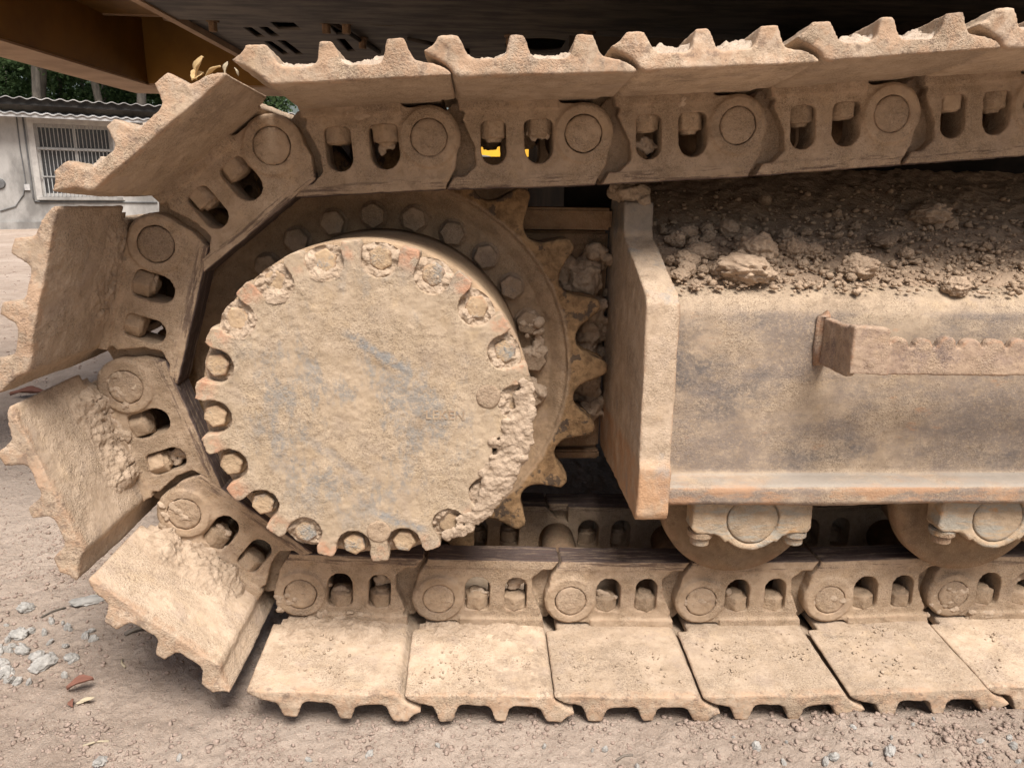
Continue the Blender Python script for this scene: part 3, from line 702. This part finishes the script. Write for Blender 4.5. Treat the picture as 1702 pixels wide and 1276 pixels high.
for _ in range(300):                            # thick crust over the right-hand rim
    th = R(rg.uniform(-52, 12)); r = .182+rg.uniform(-.024,.010)*(.6+.4*rg.random()); e = 1-abs(math.degrees(th)+20)/38
    items.append(((r*math.cos(th), -.096-rg.uniform(0,.013)*max(e,.15), r*math.sin(th)), (rg.uniform(.004,.009), rg.uniform(.003,.006), rg.uniform(.004,.009))))
for _ in range(420):
    th = R(-22+rg.normal()*17); e = math.exp(-((math.degrees(th)+22)/26)**2); r = .1945-abs(rg.normal())*.011*(.35+e)
    if th > R(12) or th < R(-60): continue
    items.append(((r*math.cos(th), -.1085-rg.uniform(0,.0035)*e, r*math.sin(th)), (rg.uniform(.004,.009), rg.uniform(.0016,.0034), rg.uniform(.004,.009))))
part('caked_mud', blobs(items, .0014, [(55,.0036,5,.66),(240,.0012,3,.6)], 5, 7), 'mud', (0,0,0), (0,0,0), cov, label='crumbly mud filling the bolt pockets and caking the right rim')
cu = bpy.data.curves.new('t', 'FONT'); cu.body = 'LEKEN'; cu.size = .0155; cu.extrude = .0009; cu.offset = .0001; cu.align_x = 'LEFT'; cu.space_character = 1.05
o = link(bpy.data.objects.new('t', cu)); tm = bpy.data.meshes.new_from_object(o.evaluated_get(bpy.context.evaluated_depsgraph_get())); bpy.data.objects.remove(o)
part('raised_lettering', tm, 'cover', (.069, -.1107, -.0105), (math.pi/2, R(2), 0), cov)

# ---- motor mount behind the sprocket
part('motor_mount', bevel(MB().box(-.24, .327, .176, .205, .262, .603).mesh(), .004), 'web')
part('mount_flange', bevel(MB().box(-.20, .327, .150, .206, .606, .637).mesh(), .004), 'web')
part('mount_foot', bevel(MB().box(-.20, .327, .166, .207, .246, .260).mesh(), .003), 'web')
items = []; rg = np.random.default_rng(23)
for cx, cz, s in ((.292,.535,1.25),(.298,.452,1.1),(.300,.375,1.05),(.262,.50,.9),(.305,.49,.8),(.285,.41,.7),(.31,.335,.8),(.25,.56,.6),(.27,.335,.6)):
    items.append(((cx, .160, cz), .024*s))
    for _ in range(12): items.append(((cx+rg.uniform(-.03,.03)*s, .165+rg.uniform(-.02,.012), cz+rg.uniform(-.034,.034)*s), rg.uniform(.006,.014)*s))
part('caked_mud', blobs(items, .0024, [(40,.010,5,.68),(160,.003,3)], 12, 3), 'clod', label='dark lumps of soil jammed between sprocket teeth and end plate')

# ---- track frame
prof = [(-.100,.283),(-.1005,.304),(-.098,.3075),(-.066,.309),(-.0625,.313),(-.0625,.500),(-.060,.520),(-.052,.534),(-.036,.545),(.15,.606),(.32,.606),(.335,.59),(.335,.283)]
def resample(pts, step):
    out = []
    for i in range(len(pts)):
        a, b = np.array(pts[i]), np.array(pts[(i+1)%len(pts)]); n = max(1, int(round(np.linalg.norm(b-a)/step)))
        out += [tuple(a+(b-a)*k/n) for k in range(n)]
    return out
def sweep_x(pts, x0, x1, step):
    xs = np.arange(x0, x1+step/2, step); n = len(pts); P = np.array(pts)
    V = np.concatenate([np.c_[np.full(n, x), P] for x in xs]); F = []
    for i in range(len(xs)-1):
        for j in range(n): F.append((i*n+j, (i+1)*n+j, (i+1)*n+(j+1)%n, i*n+(j+1)%n))
    F += [tuple(range(n-1,-1,-1)), tuple(range((len(xs)-1)*n, len(xs)*n))]
    return clean(mk('sweep', V, F, True))
me = sweep_x(resample(prof, .005), .368, 1.62, .005)
rough(me, [(7,.0022,3),(40,.0007,3),(140,.0004,3)], 71)
shade(me)
frm = part('track_frame', me, 'frame', label='weathered side panel of the track frame with a rusty bottom ledge')
epf = [(-.108,.268),(-.112,.276),(-.112,.335),(-.106,.345),(-.097,.535),(-.088,.546),(.058,.602),(.066,.612),(.070,.648),(.17,.652),(.18,.64),(.18,.27),(.17,.266),(-.10,.264)]
me = rough(voxel(MB().prism_x(epf, .328, .3685).mesh(), .0024, 3), [(18,.0014,3),(80,.0008,3),(280,.0004,2)], 55)
part('end_plate', me, 'endplate', label='thick upright end plate beside the sprocket')
items = [((.345+rg.uniform(-.02,.015), .09+rg.uniform(-.02,.06), .654+rg.uniform(-.004,.012)), rg.uniform(.006,.013)) for _ in range(30)]
items += [((.335+rg.uniform(-.012,.012), .10+rg.uniform(-.01,.01), .665+rg.uniform(-.004,.01)), rg.uniform(.008,.014)) for _ in range(10)]
part('caked_mud', blobs(items, .0022, [(50,.007,5,.68),(200,.002,2)], 9, 3), 'mud', kind='stuff')
# weld bead between end plate and side panel
part('weld_bead', rough(tube([(.371,-.065,z) for z in np.linspace(.315,.53,40)], .006, 8), [(120,.003,2)], 3), 'endplate')
# step bracket
top = []
x = .602
while x < 1.30:
    hh = random.uniform(.006, .016)
    top += [(x-.002, .494)]+[(x+.011+.0105*math.cos(R(a)), .498+hh*math.sin(R(a))) for a in range(180, -1, -20)]+[(x+.024, .494)]; x += .0285
so = [(.558,.464),(.558,.519),(.575,.519),(.598,.517),(.600,.496)]+top+[(1.33,.496),(1.33,.462),(.60,.462)]
mb = MB(); mb.join(plate(so, [], -.142, -.130)); mb.join(plate([(.557,.458),(.557,.516),(.567,.516),(.567,.458)], [], -.137, -.06))
mb.box(1.30, 1.312, -.137, -.06, .464, .51)
mb.prism([(.557,.464),(.557,.519),(.598,.517),(.604,.462)], -.1445, -.132)
me = rough(voxel(mb.mesh(), .0018, 1), [(22,.0016,3),(90,.0008,3),(300,.0004,2)], 81)
part('weld_bead', rough(tube([(.556,-.064,.456),(.554,-.065,.48),(.554,-.065,.517),(.562,-.064,.520)], .005, 8), [(150,.003,2)], 6), 'step')
part('step', me, 'step', label='serrated steel step bracket welded to the track frame panel')
# loose soil bed on the sloping roof of the frame
def roofz(y): return np.interp(y, [-.06,-.036,.06,.16,.32], [.533,.545,.578,.622,.70])
def hf(x, y, P):
    e = sstep(y, -.046+.012*fbm(P, 11, 3, 2), -.005)
    return roofz(y)-.006+e*(.003+.006+.007*fbm(P, 24, 4, 12, .6)+.0035*fbm(P, 110, 4, 6, .6))
ob('soil_bed', dirt_strip(.372, 1.6, -.050, .318, 0, hf, .004), 'soil', kind='stuff', label='layer of loose dry soil on the sloping track frame top', category='soil')
# ---- rollers
def make_roller(x):
    r = part('track_roller', rough(MB().lathe([(0,-.062),(.048,-.062),(.05,-.03),(.086,-.028),(.103,-.026),(.106,-.021),(.1065,-.004),(.099,.004),(.094,.008),(.092,.05),(.05,.06),(.05,.186),(.092,.196),(.094,.238),(.1065,.25),(.106,.267),(.05,.276),(.048,.308),(0,.308)], 96).mesh('r', True), [(20,.001,3)], 6), 'roller', (x, 0, .2535))
    mb = MB(); mb.join(plate([(-.078,.04),(-.080,-.012),(-.074,-.019),(-.05,-.020),(-.041,-.024),(-.034,-.032)]+arc(0, 0, .0425, 225, 315, 9)+[(.034,-.032),(.041,-.024),(.05,-.020),(.074,-.019),(.079,-.012),(.077,.04)], [arc(0,0,.0345,0,352,40)], -.083, -.052))
    mb.lathe([(0,-.078),(.036,-.078),(.036,-.055),(0,-.055)], 40)
    c = part('collar', rough(voxel(mb.mesh(), .0017, 2), [(40,.0012,3),(150,.0006,2)], 14), 'collar', (0,0,0), (0,0,0), r, label='pale weathered roller shaft collar')
    part('shaft_end', rough(voxel(MB().lathe([(0,-.0825),(.0315,-.0825),(.0333,-.081),(.0333,-.06),(0,-.06)], 48).mesh(), .0016, 1), [(50,.0006,3)], 5), 'collar', (0,0,0), (0,0,0), r)
    for s in (-1, 1):
        m2 = MB().cyl((0,0,-.010), .0165, .010, 'z', 20).cyl((0,0,-.021), .0125, .011, 'z', 20)
        part('collar_bolt', bevel(m2.mesh(), .0015, 2), 'collar', (s*.063, -.066, -.019), (0,0,0), r)
    return r
for x in (.488, .817, 1.146): make_roller(x)
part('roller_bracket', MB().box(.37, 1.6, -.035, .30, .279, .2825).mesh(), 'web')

# ---- centre frame, raised to close a bright gap, and undercarriage; shade painted near-black
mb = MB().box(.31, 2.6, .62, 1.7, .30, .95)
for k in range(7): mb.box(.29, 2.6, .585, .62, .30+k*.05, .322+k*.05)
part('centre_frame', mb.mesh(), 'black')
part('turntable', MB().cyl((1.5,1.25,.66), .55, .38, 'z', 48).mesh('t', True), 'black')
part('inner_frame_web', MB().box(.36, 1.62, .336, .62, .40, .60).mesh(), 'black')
# ---- far crawler
mb = MB()
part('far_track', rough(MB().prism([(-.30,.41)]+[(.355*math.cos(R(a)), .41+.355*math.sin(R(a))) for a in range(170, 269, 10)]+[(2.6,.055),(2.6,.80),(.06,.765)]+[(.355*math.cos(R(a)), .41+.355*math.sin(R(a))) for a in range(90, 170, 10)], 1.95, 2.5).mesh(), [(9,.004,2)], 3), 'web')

# ---- upper body: belly plates with slots, yellow rear frame
def slot(x, y0, y1, w=.024, lean=.0): return [(x-w/2, y0), (x+w/2, y0), (x+w/2+lean, y1), (x-w/2+lean, y1)]
holes = [slot(-.462,1.19,1.33), slot(-.418,1.18,1.31), slot(-.462,1.39,1.62), slot(-.418,1.37,1.61), slot(-.232,1.12,1.26), slot(-.245,1.32,1.53), slot(.05,1.42,1.6), slot(.10,1.42,1.6),
         [(-.385,1.06),(-.325,1.06),(-.325,1.21),(-.385,1.21)], [(-.10+.04*math.cos(R(a)), 1.11+.016*math.sin(R(a))) for a in range(0,360,24)], [(.31+.1*math.cos(R(a)), 1.35+.12*math.sin(R(a))) for a in range(0,360,24)]]
bpz = part('belly_plate', plate([(-.585,1.052),(3.4,1.052),(3.4,3.2),(-.585,3.2)], holes, 1.05, 1.060, True), 'belly', label='grimy dark belly plate with drain slots')
bp2 = part('belly_plate', plate([(-.585,.12),(3.4,.12),(3.4,1.048),(-.585,1.048)], [], 1.038, 1.050, True), 'belly')
part('plate_rim', MB().box(-.606, -.586, .12, 3.2, 1.034, 1.09).mesh(), 'brownlip')
part('body_light_block', MB().box(-.584, 3.4, .12, 3.2, 1.16, 1.95).box(-.584, -.56, .15, 3.2, 1.062, 1.158).box(-.55, 3.4, .125, .15, 1.062, 1.158).mesh(), 'black')  # unseen shell of the house, put in to block light above the slots
for x, y in ((-.24,1.085),(-.19,1.08),(-.18,1.29),(-.52,1.10),(.22,1.2),(.42,1.12)):
    part('belly_bolt', bevel(MB().cyl((0,0,0), .016, -.006, 'z', 20).cyl((0,0,-.006), .011, -.022, 'z', 6).mesh(), .001), 'web', (x, y, 1.0495), (0,0,0), bpz)
part('hose', tube([(-.225,1.06,1.044),(-.20,1.16,1.04),(-.185,1.30,1.042),(-.16,1.5,1.046)], .006, 8), 'black', (0,0,0), (0,0,0), bpz)
part('hose', tube([(-.055,1.27,1.046),(.0,1.25,1.034),(.03,1.30,1.036),(.035,1.42,1.044)], .005, 8), 'black', (0,0,0), (0,0,0), bpz)
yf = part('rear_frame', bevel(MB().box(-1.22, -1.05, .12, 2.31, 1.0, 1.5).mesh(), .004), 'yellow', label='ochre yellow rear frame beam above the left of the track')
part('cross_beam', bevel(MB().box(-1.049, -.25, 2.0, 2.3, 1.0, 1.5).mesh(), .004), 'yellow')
part('frame_underside', MB().box(-1.215, -1.052, .125, 2.30, .994, .9995).mesh(), 'brownlip')  # paler strip: ground bounce painted on the side beam's underside
part('frame_underside', MB().box(-1.046, -.26, 2.004, 2.296, .994, .9995).mesh(), 'brownlip')  # paler strip: ground bounce painted under the cross beam
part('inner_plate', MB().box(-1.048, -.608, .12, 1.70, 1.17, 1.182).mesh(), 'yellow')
part('inner_plate_edge', MB().box(-1.048, -.608, 1.701, 1.71, 1.165, 1.186).mesh(), 'brownlip')  # light catching the plate's far edge, painted as a pale strip
part('added_sun_block', bevel(MB().box(-1.22, -.61, .125, 2.31, 1.505, 1.95).mesh(), .03), 'yellow')  # unseen box added to keep the sun off the cross beam
part('frame_bolt', bevel(MB().cyl((0,0,0), .034, -.03, 'z', 6).mesh(), .003), 'web', (-.80, 1.62, 1.169), (0,0,0))

pm = ob('parked_loader', None, loc=(.9, 9.0, -.12), rot=(0,0,.1), label='yellow parked loader glimpsed through the upper link slots', category='loader')
ob('body', bevel(MB().prism([(-1.3,.55),(1.5,.55),(1.7,.9),(1.6,1.45),(-.2,1.5),(-1.25,1.2)], -.6, .6).mesh(), .05), 'loaderpaint', pm)
ob('cab', bevel(MB().prism([(-.3,1.5),(.6,1.5),(.5,2.3),(-.25,2.3)], -.5, .5).mesh(), .04), 'glass', pm)
for xw in (-.8, .95): 
    for yw in (-.75, .5): ob('wheel', MB().lathe([(.1,0),(.5,0),(.56,.05),(.56,.22),(.5,.26),(.1,.26)], 28, (xw, yw, .56)).mesh('w', True), 'cable', pm)

# ================================================================== LOOSE SOIL, STONES, LEAVES
def crumbs(name, pts, sizes, mat, seed, **kw):
    rg = np.random.default_rng(seed); n = len(pts); V0, F0 = ICO[1]
    V0 = np.array(V0); F0 = np.array(F0)
    # low icosahedron for the small ones
    bm = bmesh.new(); bmesh.ops.create_icosphere(bm, subdivisions=1, radius=1); V0 = np.array([v.co for v in bm.verts]); F0 = np.array([[v.index for v in f.verts] for f in bm.faces]); bm.free()
    m = len(V0)
    ja = 1+rg.uniform(-.38, .38, (n, m)); sc = rg.uniform(.55, 1.2, (n, 3)); sc[:, 2] *= .75
    V = V0[None]*ja[:, :, None]*sc[:, None, :]*sizes[:, None, None]
    a = rg.uniform(0, 6.28, n); c, s = np.cos(a)[:, None], np.sin(a)[:, None]
    V = np.stack([V[:,:,0]*c-V[:,:,1]*s, V[:,:,0]*s+V[:,:,1]*c, V[:,:,2]], 2)+pts[:, None, :]
    F = (F0[None]+(np.arange(n)*m)[:, None, None]).reshape(-1, 3)
    me = bpy.data.meshes.new(name); me.vertices.add(n*m); me.vertices.foreach_set('co', V.astype(np.float32).ravel())
    me.loops.add(F.size); me.loops.foreach_set('vertex_index', F.ravel()); me.polygons.add(len(F)); me.polygons.foreach_set('loop_start', np.arange(0, F.size, 3)); me.update(calc_edges=True)
    return ob(name, me, mat, kind='stuff', **kw)
rg = np.random.default_rng(42)
# on the frame roof
n = 4200; x = rg.uniform(.38, 1.25, n); y = -.05+.33*rg.beta(1.1, 2.2, n); s = .0010+.0050*rg.random(n)**3.2
crumbs('soil_crumbs', np.stack([x, y, roofz(y)+.006+s*.3], 1), s, 'clod', 1, label='small soil crumbs scattered over the track frame top', category='soil crumbs')
BIG = [clod_mesh(500+k, 5, .30, .55) for k in range(6)]; MED = [clod_mesh(600+k, 3, .32, .5) for k in range(8)]
big = [(.506,.045,.026,'big rounded clod at the back of the track frame top',0),(.470,-.018,.030,'wide jagged clod nearest the front edge of the frame top',1),(.625,-.003,.024,'pale lumpy clod in front of the step bracket end',2),
       (.427,.045,.019,'pale clod in the pile beside the end plate',3),(.402,.020,.019,'brown clod close beside the end plate',4),(.735,-.040,.016,'small clod on the front edge above the step',5),
       (.560,.060,.019,'clod right of the big rounded one at the back',1),(.585,.055,.017,'twin clod at the back of the frame top',3),(.80,.15,.026,'long dark lump deep under the upper track',0),(.70,.085,.024,'flat curled slab of dry soil at the back of frame top',4)]
for i, (x, y, r, lab, v) in enumerate(big):
    sc = (r*1.3, r*1.1, r*.8) if i == 1 else (r*1.15, r*1.05, r*.8) if i == 8 else (r*1.4, r, r*.35) if i == 9 else (r, r, r)
    ob('clod', BIG[v], 'lump', None, (x, y, float(roofz(y))+r*.62), (rg.uniform(-.3,.3), rg.uniform(-.3,.3), rg.uniform(0,6)), sc, label=lab, category='clod')
for i in range(120):
    x = .385+.85*rg.power(.75); y = -.045+.26*rg.beta(1.2, 1.9); r = .003+.009*rg.random()**2.4
    if i < 34: x = .382+.13*rg.random(); y = -.02+.14*rg.random(); r = .006+.010*rg.random()
    ob('small_clod', MED[i % 8], 'lump', None, (x, y, float(roofz(y))+.004+r*.6), (rg.uniform(-.5,.5), rg.uniform(-.5,.5), rg.uniform(0,6)), (r, r, r),
       label='small dry clod among the loose soil on the track frame top', category='clod', group='small clods on the track frame top')
# crumbs on the lower shoes
pts = []; ss = []
for k in range(12, 18):
    p, q = pins[k], pins[k+1]; a = math.atan2(q[1]-p[1], q[0]-p[0])
    cl = [(rg.uniform(-.01,.13), rg.uniform(-.12,-.02), rg.uniform(.006,.02)) for _ in range(4)]
    for j in range(150):
        c = cl[j % 4]; u = c[0]+rg.normal()*c[2]; yy = c[1]+rg.normal()*c[2]; s = .0007+.0022*rg.random()**3.5
        if j % 3 == 0: u = rg.uniform(-.02,.145); yy = -.14+.13*rg.random(); s *= .7
        if not (-.03 < u < .143 and -.14 < yy < -.003): continue
        hv = .0395+float(bend(np.array([yy]))[0]); pts.append((p[0]+u*math.cos(a)+hv*math.sin(a), yy, p[1]+u*math.sin(a)-hv*math.cos(a)+s*.3)); ss.append(s)
crumbs('shoe_crumbs', np.array(pts), np.array(ss), 'mud', 2, label='fine crumbs of dry soil lying on the lower track shoes', category='soil crumbs')
# ground crumbs
n1, n2, n3 = 11000, 10000, 5000
x = np.concatenate([rg.uniform(-.62, .95, n1), rg.uniform(-.75, -.12, n2), .40+.5*rg.random(n3)])
y = np.concatenate([-.31+.19*rg.random(n1), -.3+.75*rg.random(n2), -.30+.15*rg.random(n3)])
cl_ = fbm(np.stack([x, y, 0*x], 1), 14, 3, 77)
s = .0005+.0038*rg.random(len(x))**6+.0012*np.clip(cl_, 0, 1); s[-n3:] *= 1.15
kp = rg.random(len(x)) < .35+1.6*np.clip(cl_+.15, 0, 1); x, y, s = x[kp], y[kp], s[kp]
crumbs('ground_crumbs', np.stack([x, y, ground_h(x, y)+s*.25], 1), s, 'crumb', 3, label='loose crumbs and grit covering the bare ground', category='grit')
n = 6000; d = .25+7*rg.random(n)**1.5; x = -.50-.85*d*rg.random(n); y = d; s = .0015+.0035*np.minimum(d, 2.5)*rg.random(n)**4
crumbs('yard_grit', np.stack([x, y, ground_h(x, y)+s*.2], 1), s, 'crumb', 4, label='coarse grit across the yard towards the building', category='grit')
STN = [clod_mesh(700+k, 3, .25, .9) for k in range(6)]
for me in STN: shade(me, False)
stones = [(-.476,-.010,.018,'largest angular grey stone in the left gravel patch'),(-.556,.072,.013,'dark grey stone at the back of the gravel patch'),(-.530,.033,.012,'narrow grey stone standing in the gravel patch'),(-.540,-.002,.012,'pale grey stone at the left picture edge'),
          (-.500,.015,.012,'small flat grey stone behind the largest one'),(-.52,-.022,.013,'grey stone left of the largest one'),(-.445,.005,.011,'brownish flat stone right of the largest one'),(-.590,.15,.013,'lone pale stone above the gravel patch'),
          (-.314,-.192,.011,'dark flat stone near the bottom left'),(.62,-.235,.009,'blue grey pebble at the lower right'),(.555,-.232,.008,'small grey pebble in the lower right soil'),(-.275,-.225,.008,'pale pebble at the bottom edge')]
for i, (x, y, r, lab) in enumerate(stones):
    ob('stone', STN[i % 6], 'stone', None, (x, y, gh(x, y)+r*.35), (rg.uniform(-.4,.4), rg.uniform(-.4,.4), rg.uniform(0,6)), (r, r*.85, r*.75), label=lab, category='stone')
ob('flat_slab', STN[2], 'stone', None, (-.498, .165, gh(-.498,.165)+.004), (0,.1,.5), (.030,.018,.008), label='flat pale slab half under the left shoe', category='stone')
for i in range(34):
    x = -.43-.17*rg.random(); y = -.05+.16*rg.random(); r = .004+.006*rg.random()
    ob('gravel_stone', STN[i % 6], 'stone', None, (x, y, gh(x, y)+r*.3), (rg.uniform(0,3), rg.uniform(0,3), rg.uniform(0,6)), (r, r*.8, r*.7), label='small grey chip in the gravel patch at the left', category='stone', group='grey gravel chips')
for i in range(60):
    if i < 34: x = .42+.45*rg.random(); y = -.285+.12*rg.random()
    else: x = -.5+1.0*rg.random(); y = -.30+.13*rg.random()
    r = .003+.0055*rg.random()**2
    ob('pebble', STN[i % 6], 'brownstone', None, (x, y, gh(x, y)+r*.3), (rg.uniform(0,3), rg.uniform(0,3), rg.uniform(0,6)), (r, r*.8, r*.7), label='small brown pebble in the soil before the track', category='pebble', group='brown pebbles before the track')
def leaf(L, W, curl, seed, twist=0.):
    rg = np.random.default_rng(seed); n, m = 12, 6; v = []; f = []
    for i in range(n+1):
        t = i/n; wd = W*math.sin(math.pi*min(1, t*.96+.02))**.8*(1+.12*rg.uniform(-1,1))
        for j in range(m+1):
            s = j/m*2-1
            v.append((t*L, s*wd/2*math.cos(twist*t), curl*L*(.9*s*s*.3+math.sin(2.4*t)*.35)+.06*W*math.sin(9*t+s*3)+s*wd/2*math.sin(twist*t)))
    for i in range(n):
        for j in range(m): a = i*(m+1)+j; f.append((a, a+1, a+m+2, a+m+1))
    me = mk('leaf', v, f, True)
    bm = bmesh.new(); bm.from_mesh(me); bmesh.ops.solidify(bm, geom=bm.faces, thickness=.0004); bm.to_mesh(me); bm.free(); return me
def leaf_thing(loc, rot, me, mat, lab): return ob('dry_leaf', me, mat, None, loc, rot, label=lab, category='leaf')
leaf_thing((-.156,-.130,.7655), (0,R(-62),R(20)), leaf(.024,.013,.5,1,.5), 'dryleaf', 'upright curled tan leaf on the slanted upper left shoe')
leaf_thing((-.160,-.134,.7645), (R(20),R(-20),R(70)), leaf(.018,.012,.6,2), 'dryleaf', 'small crumpled tan leaf at the foot of the upright leaf')
leaf_thing((-.147,-.130,.768), (0,R(-25),R(-10)), leaf(.02,.007,.4,3), 'dryleaf', 'thin leaf lying beside the upright leaf on the shoe')
leaf_thing((-.126,-.132,.771), (0,R(-70),R(30)), leaf(.013,.008,.4,4,.4), 'straw', 'tiny pale leaf standing on the shoe edge')
leaf_thing((-.114,-.132,.770), (0,R(-50),R(140)), leaf(.010,.004,.4,5,.4), 'straw', 'bleached plant scrap on the shoe edge')
leaf_thing((-.412,-.072,gh(-.41,-.07)+.006), (.2,-.1,R(15)), leaf(.034,.013,.7,6), 'redleaf', 'reddish curled leaf on the ground below the left shoes')
leaf_thing((-.398,-.085,gh(-.4,-.085)+.004), (.5,.1,R(-60)), leaf(.018,.008,.7,7), 'redleaf', 'small red leaf half under the curled red leaf')
leaf_thing((-.388,-.098,gh(-.388,-.098)+.003), (.1,.0,R(30)), leaf(.022,.008,.2,8), 'straw', 'pale leaf scrap beside the red leaves')
leaf_thing((-1.30,1.35,gh(-1.30,1.35)+.01), (.1,.1,R(10)), leaf(.10,.04,.4,9), 'redleaf', 'red leaf far back on the left ground')
for k, (x, y, a) in enumerate([(-.395,.06,.7),(-.36,-.02,2.2),(-.55,.12,.9),(-.345,-.17,.3),(.30,-.205,.4),(-.50,.19,.8)]):
    L = .02+.02*rg.random()
    ob('twig', tube([(0,0,.003),(L*.5,.002,.004),(L,-.001,.003)], .0014 if k else .003, 6), 'straw' if k % 2 else 'bark', None, (x, y, gh(x, y)), (0,0,a),
       label=['thick short brown stick stub in soil by the shoe','thin straw on the shaded soil under the lifted shoe','pale straw at the far left behind gravel','thin twig at bottom left of the yard','short straw below the middle shoe','dark twig beside the flat slab'][k], category='twig')
